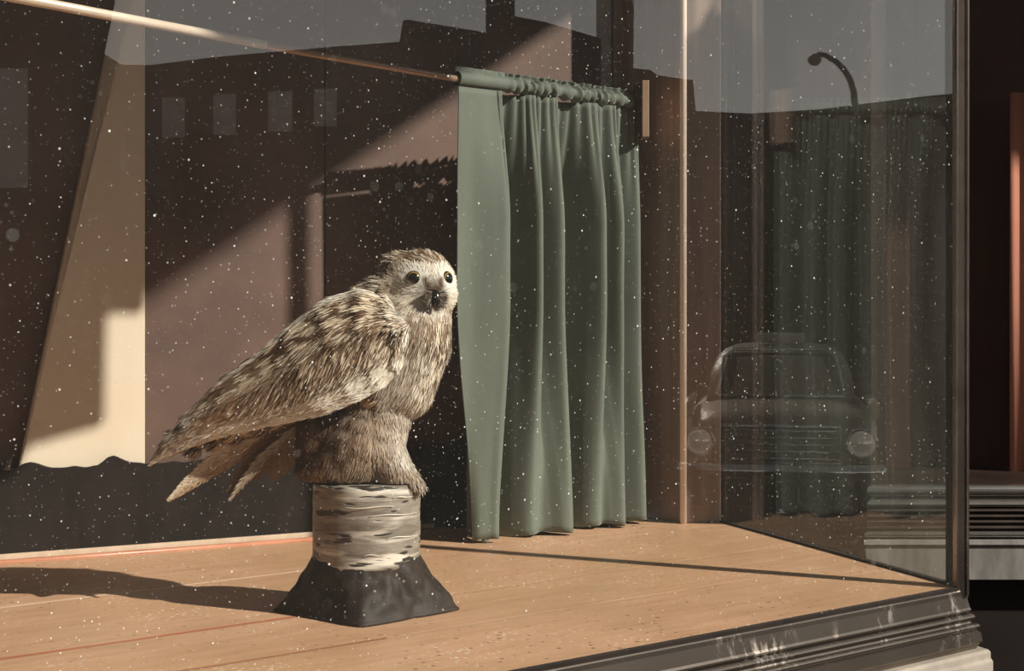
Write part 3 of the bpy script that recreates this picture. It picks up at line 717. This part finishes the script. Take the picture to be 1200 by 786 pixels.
CREAM = np.array((.80, .69, .54)); PALE = np.array((.90, .84, .75)); MID = np.array((.30, .180, .105)); DARK = np.array((.085, .043, .023)); BUFF = np.array((.54, .375, .24)); GREY = np.array((.46, .38, .31))
def nz(u, v, y, s, o=0): return noise.noise(Vector((u * s + o, v * s, y * s)))
def mixv(a, b, t): t = min(1, max(0, t)); return a * (1 - t) + b * t
HC = np.array((492., 0., -334.)); FD = np.array((math.sin(FACE), -math.cos(FACE), 0.)); FR = np.array((math.cos(FACE), math.sin(FACE), 0.))
def face_uv(p):
    q = np.array(p) - HC; return q.dot(FD), q.dot(FR), q[2]
def tint(p, n, region, r):
    """plumage colour at p (u, y, -v)"""
    u, y, v = p[0], p[1], -p[2]
    if region == 'body':
        f, s, h = face_uv(p)
        head = u > 428 and v < 378 and (f * f + s * s + h * h) ** .5 < 60
        if head:
            if f > 6 and h < 24:                                       # facial disc
                c = mixv(CREAM, PALE, .45 + .5 * nz(u, v, y, .08))
                de = min(math.hypot(s + 19, h - 7), math.hypot(s - 19, h - 7))
                if de < 16: c = PALE
                db = math.hypot(s * 1.0, (h + 12) * .85)
                c = mixv(c, DARK * .9, 1.45 - db / 14.0)                # dark bristles round the beak
                for sg in (-1, 1):                                       # dark lores from the eye's corner to the beak
                    ax_, ah_, bx_, bh_ = sg * 10, 6, sg * 4, -16
                    tt = max(0, min(1, ((s - ax_) * (bx_ - ax_) + (h - ah_) * (bh_ - ah_)) / ((bx_ - ax_) ** 2 + (bh_ - ah_) ** 2)))
                    dl = math.hypot(s - ax_ - tt * (bx_ - ax_), h - ah_ - tt * (bh_ - ah_))
                    c = mixv(c, DARK * 1.2, 1.3 - dl / 4.2)
                inner = math.hypot((abs(s) - 9), (h - 4) * .8)
                c = mixv(c, MID, .6 - inner / 5)
                if math.hypot(s / 42, (h + 2) / 34) > .97: c = mixv(c, MID, .45 + nz(u, v, y, .2))
                return c * (.88 + .2 * r)
            k = nz(u * .35 + v * 1.0, v * .6 - u * .2, y, .24) + .30
            k = nz(s * 1.0, h * .25, f * .3, .55) + .12
            c = mixv(CREAM, DARK, .62 + k * 3.6) if r < .8 else mixv(PALE, MID, .3 + k)
            if h > 16 and f > 4: c = mixv(c, MID, .3)
            return c
        if u > 448 and v > 372 or u > 492:                              # breast
            k = nz(u * 1.5, v * .75, y, .17, 9) + .04
            c = mixv(CREAM, MID * .75, k * 5.5 + .28) if r < .80 else PALE
            side = (u - 505) / 22
            c = mixv(c, GREY, .25 - side * .4 + .3 * nz(u, v, y, .04))
            if v < 405 and nz(u, v, y, .13, 4) > -.08: c = mixv(c, MID * .8, .65)
            return c * (.85 + .25 * r)
        k = nz(u * .8 + v * .6, v - u * .5, y, .12, 3) + .28
        c = mixv(BUFF, DARK, k * 2.4) if r < .7 else mixv(CREAM, MID, k)
        return c
    if region == 'leg':
        k = nz(u, v, y, .08, 2)
        c = mixv(GREY, BUFF, .4 + k)
        c = mixv(c, PALE * .8, (u - 430) / 60 + k * .9 - .3)
        c = mixv(c, DARK * 1.3, (425 - u) / 60 + .25 + k)  # left half darkened: its shade is put into the colour
        if v > 545: c = mixv(c, MID, .55)
        return c * (.75 + .35 * r)
    # wing: dist01 0 at the top edge .. 1 at the lower edge is passed through n
    k, s = n
    a = nz(u * .55 + v * .25, v * 1.15 - u * .2, 0, .085, 5)
    b = nz(u * 1.3 + v * .3, v * .7, 0, .24, 7)
    c = mixv(CREAM, BUFF, .5 + b)
    blotch = a + .45 * b
    if s < .52: c = mixv(c, DARK * 1.4, (blotch + .12) * 5.0 * (1.1 - k))
    else: c = mixv(c, MID * .7, (blotch + .14) * 4.0 * (1.1 - k))
    if .28 < k < .74: c = mixv(c, MID, .62 + .7 * a)
    if k > .64 and s > .05: c = mixv(c, mixv(CREAM, PALE, .6 + b), (k - .64) * 6)
    if k > .70 and blotch > .22: c = mixv(c, MID, .4)
    if s > .75: c = mixv(c, GREY * .9, .45) if k > .25 else mixv(c, DARK if math.sin(s * 95) > 0 else PALE, .75)
    if s < .09: c = mixv(c, PALE, .65 * (.6 + 2 * b))
    if k < .05: c = mixv(c, PALE, .5)
    if s > .94: c = mixv(c, PALE, .7)
    return c * (.80 + .35 * r)

def flow(p, region, s=0):
    u, y, v = p[0], p[1], -p[2]
    if region == 'body':
        f, sd_, h = face_uv(p)
        if u > 428 and v < 378:
            if f > 4 and h < 26:
                e = -19 if sd_ < 0 else 19
                d = FR * (sd_ - e * .55) * 1.0 + np.array((0, 0, (h + 6))) + FR * .01
                return d
            return np.array((-.75, .25, -.35 if h < 10 else -.12)) + FD * -.5
        if u > 448 and v > 372 or u > 492: return np.array((-.25 - max(0, (v - 430)) / 120, 0, -1.))
        return np.array((-.80, 0, -.60))
    if region == 'leg': return np.array((.25 if u > 440 else -.25, 0, -1.))
    return np.array((-.80, 0, -.60))

class Plume:
    """narrow overlapping feather barbs gathered in one mesh"""
    def __init__(s): s.m = MB()
    def strand(s, p, n, d, L, w, c, lift=.18, curl=.0, tipc=None):
        n = Vector(n).normalized(); d = Vector(d); t = (d - n * d.dot(n))
        if t.length < 1e-4: return
        t.normalize(); b = n.cross(t); p = Vector(p)
        pts = []; cs = []
        prof = ((0, .55, 0), (.35, 1, .5), (.75, .75, .8), (1, 0, 1))
        for (q, ww, l) in prof:
            c0 = p + t * (L * q) + n * (L * lift * q - curl * L * q * q + .25) + b * (curl * L * .6 * q * q)
            cc = c if tipc is None else mixv(np.array(c), np.array(tipc), q)
            if ww == 0: pts.append(c0); cs.append(cc)
            else: pts += [c0 - b * w * ww / 2, c0 + b * w * ww / 2]; cs += [cc, cc]
        for q in pts:
            if q[2] < -556 and on_log(q[0], q[1], 67): q[2] = max(q[2], -562.8)
        s.m.add([op(q[0], -q[2], q[1]) for q in pts], [(0, 1, 3, 2), (2, 3, 5, 4), (4, 5, 6)], cs)
def scatter(mesh, region, count, Lr, wr, P, lift=.16):
    V_, N_, F_ = mesh
    quads = np.array([f[:4] if len(f) >= 4 else (f[0], f[1], f[2], f[2]) for f in F_])
    c = V_[quads]; ar = np.linalg.norm(np.cross(c[:, 1] - c[:, 0], c[:, 3] - c[:, 0]), axis=1) + 1e-6
    # the side turned to the window gets most of the fine barbs, the far side a thinner coat
    nn = N_[quads].mean(1); wgt = ar * np.where(nn[:, 1] < .25, 1.0, .35)
    idx = RNG.choice(len(quads), size=count, p=wgt / wgt.sum())
    for i in idx:
        a, b = RNG.random(), RNG.random(); q = c[i]
        p = (q[0] * (1 - a) * (1 - b) + q[1] * a * (1 - b) + q[2] * a * b + q[3] * (1 - a) * b)
        n = nn[i] / (np.linalg.norm(nn[i]) + 1e-6)
        f, s_, h = face_uv(p)
        onface = region == 'body' and p[0] > 428 and -p[2] < 378 and f > 4 and h < 26
        if onface and (math.hypot(s_ + 19, h - 7) < 10.0 or math.hypot(s_ - 19, h - 7) < 10.0): continue
        if onface and abs(s_) < 3.5 and -24 < h < -6: continue
        r = RNG.random(); L = Lr[0] + (Lr[1] - Lr[0]) * RNG.random(); w = wr[0] + (wr[1] - wr[0]) * RNG.random()
        if onface: L *= .55; w *= .75
        d = flow(p, region) + RNG.normal(0, .09, 3)
        P.strand(p, n, d, L, w, tint(p, n, region, r), (.06 if onface else lift), RNG.normal(0, .08))
def skin(mesh, region, name, parent):
    V_, N_, F_ = mesh; m = MB()
    cols = [tint(V_[i], N_[i], region, .35) * .8 for i in range(len(V_))]
    m.add([op(p[0], -p[2], p[1]) for p in V_], F_, cols)
    return m.build(name, 'feather', parent, smooth=True)
body = skin(BODY, 'body', 'body', owl); legs = skin(LEGS, 'leg', 'feathered_legs', owl)
P = Plume(); scatter(BODY, 'body', 26000, (8, 15), (.6, 1.5), P, .035); P.m.build('body_plumage', 'feather', owl, recalc=False)
P = Plume(); scatter(LEGS, 'leg', 12000, (7, 12), (.6, 1.4), P, .05); P.m.build('leg_plumage', 'feather', owl, recalc=False)

# wings: padded shells with layered feathers
TOP = [(484, 366), (462, 350), (425, 338), (383, 350), (341, 382), (300, 417), (260, 446), (225, 480), (196, 511), (181, 534)]
BOT = [(481, 404), (474, 428), (455, 450), (428, 466), (392, 481), (346, 492), (295, 502), (250, 514), (212, 528), (183, 541)]
YB = [-36, -42, -46, -46, -42, -34, -26, -18, -11, -6]; BL = [14, 18, 22, 24, 24, 20, 15, 10, 6, 2]
def lin(A, s):
    x = s * (len(A) - 1); k = min(int(x), len(A) - 2); f = x - k
    if isinstance(A[0], tuple): return tuple(A[k][j] * (1 - f) + A[k + 1][j] * f for j in range(2))
    return A[k] * (1 - f) + A[k + 1] * f
def wing_pt(s, k, side=-1, o=0):
    T = lin(TOP, s); B = lin(BOT, s); u = T[0] + (B[0] - T[0]) * k; v = T[1] + (B[1] - T[1]) * k
    y = lin(YB, s); dome = lin(BL, s) * max(0, math.sin(math.pi * min(1, k * .72 + .10))) ** .7
    y2 = y * (.35 + .65 * min(1, k * 2.4 + .05)) - dome * .9 - o
    return np.array((u, y2 if side < 0 else 12 - y2, -v))
def make_wing(side, name):
    m = MB(); A, B = 60, 18; cols = []; vs = []
    for lay in (0, 1):
        for i in range(A + 1):
            for j in range(B + 1):
                p = wing_pt(i / A, j / B, side)
                if lay: p = p + np.array((0, -side * (1.5 + 9 * math.sin(math.pi * j / B) * (1 - i / A)), 0))
                vs.append(op(p[0], -p[2], p[1])); cols.append(tint(p, (j / B, i / A), 'wing', .35) * (.85))
    n0 = (A + 1) * (B + 1); g = lambda l, i, j: l * n0 + i * (B + 1) + j
    fs = [(g(0, i, j), g(0, i, j + 1), g(0, i + 1, j + 1), g(0, i + 1, j)) for i in range(A) for j in range(B)]
    fs += [(g(1, i, j), g(1, i + 1, j), g(1, i + 1, j + 1), g(1, i, j + 1)) for i in range(A) for j in range(B)]
    fs += [(g(0, i, 0), g(0, i + 1, 0), g(1, i + 1, 0), g(1, i, 0)) for i in range(A)] + [(g(0, i, B), g(1, i, B), g(1, i + 1, B), g(0, i + 1, B)) for i in range(A)]
    fs += [(g(0, 0, j), g(1, 0, j), g(1, 0, j + 1), g(0, 0, j + 1)) for j in range(B)] + [(g(0, A, j), g(0, A, j + 1), g(1, A, j + 1), g(1, A, j)) for j in range(B)]
    m.add(vs, fs, cols); w = m.build(name, 'feather', owl, smooth=True)
    P = Plume(); cnt = 17000 if side < 0 else 3000
    for _ in range(cnt):
        s = RNG.random() ** 1.15; k = RNG.random() ** .9
        p = wing_pt(s, k, side); pa = wing_pt(min(1, s + .01), k, side); pb = wing_pt(s, min(1, k + .02), side)
        n = np.cross(pa - p, pb - p); n = n / (np.linalg.norm(n) + 1e-9)
        if n[1] * side < 0: n = -n
        # scapulars run backwards, secondaries drop almost straight down, the primaries follow the wing's edge
        mid_ = math.exp(-((k - .52) / .22) ** 2) * (1 - smoothstep(.45, .75, s))
        T = lin(TOP, s); B2 = lin(BOT, min(1, s + .03)); e0 = wing_pt(min(1, s + .05), k, side) - p; e0 = e0 / (np.linalg.norm(e0) + 1e-6)
        down = np.array((-.22, 0, -1.))
        if s < .12: down = np.array((.05, 0, -1.))
        d = e0 * (1 - .8 * mid_) + down * (.25 + .9 * mid_) * (1 - smoothstep(.8, 1., k) * .9)
        d = d + RNG.normal(0, .07, 3)
        L = (9 + 10 * RNG.random()) * (1.25 if mid_ > .4 else 1); 
        if k > .9: L *= .7; d = e0 + RNG.normal(0, .05, 3)
        if s > .9: L *= .5
        r = RNG.random()
        c = tint(p, (k, s), 'wing', r)
        if mid_ > .35 and r > .74: c = mixv(c, CREAM, .7)
        if mid_ > .35 and r < .35: c = mixv(c, DARK, .75)
        P.strand(p, n, d, L * 1.15, .8 + 1.1 * RNG.random(), c, .05, RNG.normal(0, .05))
    P.m.build('wing_plumage', 'feather', w, recalc=False)
    # broad primaries lying along the rear half
    return w
wn1 = make_wing(-1, 'wing'); wn2 = make_wing(1, 'wing')

# tail feathers and loose flank plumes
def quill(name, base, tip, width, yb, yt, c0, c1, wisp=0, n=26, bars=0):
    m = MB(); b = np.array((base[0], yb, -base[1])); t = np.array((tip[0], yt, -tip[1])); ax = t - b; L = np.linalg.norm(ax); ax = ax / L
    sd_ = np.cross(ax, (0, 1, 0)); sd_ = sd_ / np.linalg.norm(sd_)
    vs = []; cs = []; K = 4
    for i in range(n + 1):
        q = i / n; w = width * (math.sin(math.pi * min(1, .20 + .79 * q)) ** .85) * (1 if q < .98 else .35)
        for lay in (0, 1):
            for j in range(-K, K + 1):
                x = j / K; p = b + ax * L * q + sd_ * x * w / 2 + np.array((0, (abs(x) ** 2) * w * .16 + (1.6 * (1 - x * x) + .3) * (1 if lay else 0), 0)) + sd_ * (-6 * math.sin(q * 2.5))
                vs.append(op(p[0], -p[2], p[1]))
                c = mixv(np.array(c0), np.array(c1), .5 + .5 * x + .3 * nz(p[0], p[2], j, .2)); 
                if bars and math.sin(q * bars) > .2: c = mixv(c, MID, .5)
                cs.append(c)
    R = 2 * K + 1; g = lambda i, l, j: (i * 2 + l) * R + j
    fs = []
    for i in range(n):
        for j in range(R - 1):
            fs += [(g(i, 0, j), g(i, 0, j + 1), g(i + 1, 0, j + 1), g(i + 1, 0, j)), (g(i, 1, j), g(i + 1, 1, j), g(i + 1, 1, j + 1), g(i, 1, j + 1))]
        for j in (0, R - 1): fs.append((g(i, 0, j), g(i + 1, 0, j), g(i + 1, 1, j), g(i, 1, j)))
    for i in (0, n): fs += [(g(i, 0, j), g(i, 1, j), g(i, 1, j + 1), g(i, 0, j + 1)) for j in range(R - 1)]
    m.add(vs, fs, cs); o = m.build(name, 'feather', owl, smooth=True)
    P = Plume()
    for _ in range(int(L * width * .32)):
        q = RNG.random() ** .8; x = RNG.uniform(-1, 1); w = width * (math.sin(math.pi * min(1, .20 + .79 * q)) ** .85)
        p = b + ax * L * q + sd_ * x * w / 2 + np.array((0, -1.0, 0)) + sd_ * (-6 * math.sin(q * 2.5))
        d = ax + sd_ * x * .28 + RNG.normal(0, .03 + wisp * .12, 3)
        c = mixv(np.array(c0), np.array(c1), .5 + .5 * x + RNG.normal(0, .25))
        P.strand(p, (0, -1, 0), d, (6 + 6 * RNG.random()) * (1 + wisp) * (1 - .6 * q), .7 + .7 * RNG.random(), c, .05, RNG.normal(0, .05))
    P.m.build('barbs', 'feather', o, recalc=False)
quill('tail_feather', (326, 498), (201, 588), 25, 6, 0, CREAM, MID * 1.1, 0)
quill('tail_feather', (338, 496), (216, 566), 20, 14, 10, MID, MID * .7, 0)
quill('tail_feather', (348, 492), (272, 578), 22, 4, 2, MID * .7, MID * .4, .3)  # dark tones of these plumes carry painted shade
quill('tail_feather', (352, 498), (276, 584), 10, -4, -6, CREAM * .6, MID * .7, .5)
quill('tail_feather', (362, 486), (322, 562), 44, 2, 6, MID * .8, BUFF * .6, .2)
quill('tail_feather', (350, 486), (300, 562), 34, 12, 12, MID * .7, MID, .4)

# eyes, beak
def eyeball(s_, name='eye'):
    ax = FD * math.cos(math.radians(24)) + FR * math.sin(math.radians(24)) * (1 if s_ > 0 else -1)
    # place it on the head's surface
    V_, N_, F_ = BODY
    tgt = HC + FR * s_ + np.array((0, 0, 7.)); rel = V_ - tgt; al = rel.dot(FD); la = np.linalg.norm(rel - np.outer(al, FD), axis=1)
    k = np.where((la < 6) & (al > 0))[0]; surf = al[k].mean() if len(k) else 34
    c = tgt + FD * (surf - 6.6)
    m = MB(); vs = []; cs = []; NU_, NV_ = 32, 28; ax = Vector(ax).normalized(); a = ax.cross(Vector((0, 0, 1))).normalized(); b = a.cross(ax)
    R = 9.8
    for i in range(NV_ + 1):
        th = math.pi * i / NV_
        for k2 in range(NU_):
            ph = 2 * math.pi * k2 / NU_
            p = Vector(c) + (ax * math.cos(th) * .92 + (a * math.cos(ph) + b * math.sin(ph)) * math.sin(th)) * R
            vs.append(op(p[0], -p[2], p[1])); dg = math.degrees(th)
            cs.append((.004, .004, .004) if dg < 40 else ((.50, .33, .06) if dg < 49 else ((.02, .015, .01) if dg < 66 else (.7, .62, .5))))
    fs = [(i * NU_ + k2, i * NU_ + (k2 + 1) % NU_, (i + 1) * NU_ + (k2 + 1) % NU_, (i + 1) * NU_ + k2) for i in range(NV_) for k2 in range(NU_)]
    m.add(vs, fs, cs); return m.build(name, 'eye', owl, smooth=True)
e1_ = eyeball(-19); e2_ = eyeball(19)
V_, N_, F_ = BODY
tgt = HC + np.array((0, 0, -14.)); rel = V_ - tgt; al = rel.dot(FD); la = np.linalg.norm(rel - np.outer(al, FD), axis=1); k = np.where((la < 6) & (al > 0))[0]; surf = al[k].mean()
bp0 = tgt + FD * (surf - 3)
path = [(0, 6, 3.2), (3.5, 4.5, 4.6), (6.5, .5, 4.6), (8.0, -5, 3.8), (7.6, -10.5, 2.6), (6.0, -14.5, 1.2), (5.2, -16.5, .3)]
m = MB(); pts = []; 
for f, h, r in path:
    q = bp0 + FD * f + np.array((0, 0, h)); pts.append(op(q[0], -q[2], q[1]))
m.tube(pts, [r * SO * 1.05 for _, _, r in path], 14, sq=1.0); m.build('beak', 'beak', owl, smooth=True)
# bristles that fan out over the base of the beak
P = Plume()
for _ in range(420):
    sg = RNG.choice((-1, 1)); a_ = RNG.uniform(-.2, 1.25); rr = RNG.uniform(2, 6)
    p = bp0 + FD * (3.0 + RNG.random() * 2) + FR * sg * rr * .7 + np.array((0, 0, 3 - rr * .6 + RNG.normal(0, 2.5)))
    d = FR * sg * math.cos(a_) * .9 + np.array((0, 0, -math.sin(a_))) + FD * .25
    P.strand(p, FD, d, 7 + 8 * RNG.random(), .8 + .5 * RNG.random(), mixv(DARK * .35, GREY, RNG.random() ** 3 * .6), .12, .12 * sg)
P.m.build('bristles', 'feather', owl, recalc=False)
# claws under the feet plumage
for (u, v, y) in ((494, 571, -30), (499, 571, -22), (498, 572, -13)):
    m = MB(); m.tube([op(u - 6, v - 3, y), op(u, v - 3, y), op(u + 4, v, y), op(u + 5, v + 3, y)], [2.2 * SO, 2.2 * SO, 1.5 * SO, .3 * SO], 8); m.build('claw', 'beak', owl, smooth=True)

# ------------------------------------------------------------------ the street outside, seen only as reflections in the glass
cgl = gn.dot(LEFT)
def RM(p):                                    # a point seen "behind" the front glass -> the real point in front of it
    q = Vector((p[0], p[1])); k = 2 * (gn.dot(q) - cgl); return Vector((q.x - gn.x * k, q.y - gn.y * k, p[2]))
def vpx(u, v, d): return RM(((u - 600) * d / F, d, EYE + (HOR - v) * d / F))
m = MB(); m.prism([(-8, -30), (60, -30), (60, 40), (-8, 40)], -.05, 0); struct(m.build('floor', 'asphalt')).name = 'floor.002'
def building(name, skyline, d, depth, label, wins=(), kind='building'):
    """skyline: (u, v) roof line seen in the glass; wins: (u0, v0, u1, v1)"""
    base = vpx((skyline[0][0] + skyline[-1][0]) / 2, 0, d); base.z = 0
    t = thing('street_building', base, label, kind, None)
    poly = [vpx(u, v, d) for u, v in skyline]
    b0 = vpx(skyline[-1][0], 0, d); b0.z = 0; b1 = vpx(skyline[0][0], 0, d); b1.z = 0
    poly += [b0, b1]
    back = (vpx(600, 370, d + depth) - vpx(600, 370, d)); back.z = 0
    m = MB(); m.plate(poly, back); m.build('wall', 'brick', t)
    for (u0, v0, u1, v1) in wins:
        P0 = [vpx(u0, v1, d - .03), vpx(u1, v1, d - .03), vpx(u1, v0, d - .03), vpx(u0, v0, d - .03)]
        m = MB(); m.plate(P0, back * (.06 / depth)); w = m.build('window', 'dark_iron', t)
        iu, iv = (u1 - u0) * .06, (v1 - v0) * .04
        P1 = [vpx(u0 + iu, v1 - iv, d - .05), vpx(u1 - iu, v1 - iv, d - .05), vpx(u1 - iu, v0 + iv, d - .05), vpx(u0 + iu, v0 + iv, d - .05)]
        m = MB(); m.plate(P1, back * (.03 / depth)); m.build('pane', 'win_pane', w)
    return t
building('a', [(-420, -260), (118, -260), (118, -8), (105, 55), (120, 62), (130, 68)], 26, .9, 'tall dark tenement reflected at the far left of the glass', [(-10, 74, 35, 226), (-120, 74, -70, 226)])
building('b', [(112, 70), (134, 76), (178, 76), (250, 67), (374, 56), (468, 49), (472, 24), (478, 23), (569, 38)], 33, 6, 'long low dark building reflected above the owl, pale windows in a row', [(188, 112, 218, 163), (248, 108, 278, 160), (312, 105, 344, 156), (366, 102, 396, 150), (125 + 12, 114, 146, 144)])
building('c', [(569, -260), (603, -260)], 28, 2.5, 'slim dark tower reflected over the curtain rod')
building('d', [(603, 19), (640, 26), (704, 45)], 31, 5, 'dark building with a sloping roof reflected above the curtain')
building('e', [(716, -260), (745, -260), (742, 80), (762, 82), (770, 88), (812, 94), (815, 130), (880, 133), (960, 128), (1090, 112), (1180, 104), (1400, 100)], 34, 6, 'broad dark building with a stepped roof reflected in the right of the glass')

t = thing('street_building', (-13, -13, 0), 'tall dark block across the street, outside behind the viewer', 'building')
m = MB(); m.box(-34, 10, -20, -11, 0, 17); m.build('wall', 'brick', t)
for i in range(12):
    for j in range(4):
        m = MB(); m.box(-32 + i * 3.1, -30.6 + i * 3.1, -11.0, -10.96, 1.2 + j * 4, 3.4 + j * 4); m.build('window', 'win_pane', t)
# street lamp
lb_ = vpx(1002, 370, 20); lb_.z = 0
t = thing('street_lamp', lb_, 'curved-neck street lamp reflected against the pale sky at upper right', 'street lamp')
def lp(u, v): return vpx(u, v, 20)
m = MB(); pts = [Vector((lb_.x, lb_.y, 0)), lp(1002, 300), lp(1002, 130), lp(1000, 108), lp(996, 94), lp(989, 82), lp(979, 72), lp(967, 65), lp(957, 63)]
m.tube(pts, [.10, .07, .045, .042, .040, .038, .036, .034, .03], 12); m.build('pole', 'dark_iron', t, smooth=True)
m = MB(); cc = lp(954, 70); m.sphere(cc, (.09, .09, .08), 16, 10); m.build('lamp_head', 'dark_iron', t, smooth=True)

# car, front towards the window
car = thing('car', RM((2.35, 15.6, 0)), 'rounded old saloon car with a roof sign, reflected in the right of the glass', 'car')
CW = Matrix.Rotation(math.radians(-10), 3, 'Z')
def cv(x, y, z):      # x across, y behind the bumper, z up
    q = CW @ Vector((x, y, 0)); return RM((2.35 + q.x, 13.5 + q.y, z))
def loft(secs, n=28, pw=.55):
    """secs: (y, half width, z low, z high)"""
    vs = []
    for (y, w, z0, z1) in secs:
        for k in range(n):
            a = 2 * math.pi * k / n; c, s_ = math.cos(a), math.sin(a)
            vs.append(cv(w * math.copysign(abs(c) ** pw, c), y, (z0 + z1) / 2 + (z1 - z0) / 2 * math.copysign(abs(s_) ** pw, s_)))
    fs = [(i * n + k, i * n + (k + 1) % n, (i + 1) * n + (k + 1) % n, (i + 1) * n + k) for i in range(len(secs) - 1) for k in range(n)]
    fs += [tuple(range(n)), tuple(range((len(secs) - 1) * n, len(secs) * n))[::-1]]
    m = MB(); m.add(vs, fs); return m
loft([(-.02, .66, .34, .78), (.05, .78, .28, .88), (.35, .86, .24, .96), (1.3, .90, .24, 1.00), (3.2, .90, .24, 1.00), (4.1, .84, .28, .92), (4.3, .7, .36, .8)]).build('body', 'car_paint', car, smooth=True)
cab = loft([(1.15, .70, .90, 1.02), (1.55, .68, .90, 1.38), (1.9, .66, .90, 1.48), (2.6, .66, .90, 1.50), (3.1, .64, .90, 1.42), (3.7, .66, .90, 1.0)], pw=.6).build('roof', 'car_paint', car, smooth=True)
for x in (-.70, .70):
    m = MB(); m.sphere((0, 0, 0), 1, 20, 12); k = MB(); k.add([cv(x + p[0] * .115, -.02 + p[1] * .08, .66 + p[2] * .115) for p in m.v], m.f); k.build('headlight', 'lamp_glass', car, smooth=True)
    m = MB(); n = 24; m.tube([cv(x + .125 * math.cos(2 * math.pi * i / n), -.06, .66 + .125 * math.sin(2 * math.pi * i / n)) for i in range(n + 1)], .018, 8); m.build('headlight_ring', 'car_chrome', car, smooth=True)
    m = MB(); m.tube([cv(x * 1.17, .15, .90), cv(x * 1.17, .5, .98), cv(x * 1.17, 1.3, 1.0)], [.05, .05, .03], 10); m.build('fender_top', 'car_paint', car, smooth=True)
    for y in (.75, 3.4):
        m = MB(); m.tube([cv(x * 1.22, y, .33), cv(x * 1.02, y, .33)], .33, 24); m.build('wheel', 'rubber', car, smooth=False)
m = MB(); m.tube([cv(-.88, .12, .42), cv(-.84, -.10, .42), cv(-.6, -.17, .42), cv(.6, -.17, .42), cv(.84, -.10, .42), cv(.88, .12, .42)], .065, 12); m.build('bumper', 'car_chrome', car, smooth=True)
m = MB()
for z in (.52, .58, .64, .70, .76): m.tube([cv(-.50, -.03, z), cv(.50, -.03, z)], .014, 8)
m.tube([cv(-.52, -.03, .48), cv(-.52, -.02, .8), cv(.52, -.02, .8), cv(.52, -.03, .48), cv(-.52, -.03, .48)], .02, 8); m.build('grille', 'car_chrome', car, smooth=True)
m = MB(); m.add([cv(-.58, 1.16, 1.02), cv(.58, 1.16, 1.02), cv(.50, 1.60, 1.41), cv(-.50, 1.60, 1.41), cv(-.58, 1.20, 1.0), cv(.58, 1.20, 1.0), cv(.50, 1.64, 1.39), cv(-.50, 1.64, 1.39)], [(0, 1, 2, 3), (4, 7, 6, 5), (0, 4, 5, 1), (1, 5, 6, 2), (2, 6, 7, 3), (3, 7, 4, 0)]); m.build('windscreen', 'car_glass', car)
m = MB(); m.tube([cv(-.60, 1.14, 1.01), cv(-.54, 1.50, 1.37), cv(-.44, 1.60, 1.44), cv(.44, 1.60, 1.44), cv(.54, 1.50, 1.37), cv(.60, 1.14, 1.01), cv(-.60, 1.14, 1.01)], .018, 8); m.build('windscreen_frame', 'car_chrome', car, smooth=True)
rs = MB(); rs.add([cv(x, y, z) for z in (1.50, 1.60) for x, y in ((-.24, 2.0), (.24, 2.0), (.24, 2.16), (-.24, 2.16))], [(0, 3, 2, 1), (4, 5, 6, 7), (0, 1, 5, 4), (1, 2, 6, 5), (2, 3, 7, 6), (3, 0, 4, 7)]); M['cream_plastic'] = mottled('cream_plastic', (.6, .56, .45), (.66, .6, .5), .3); rs.build('roof_sign', 'cream_plastic', car, bevel=.02)
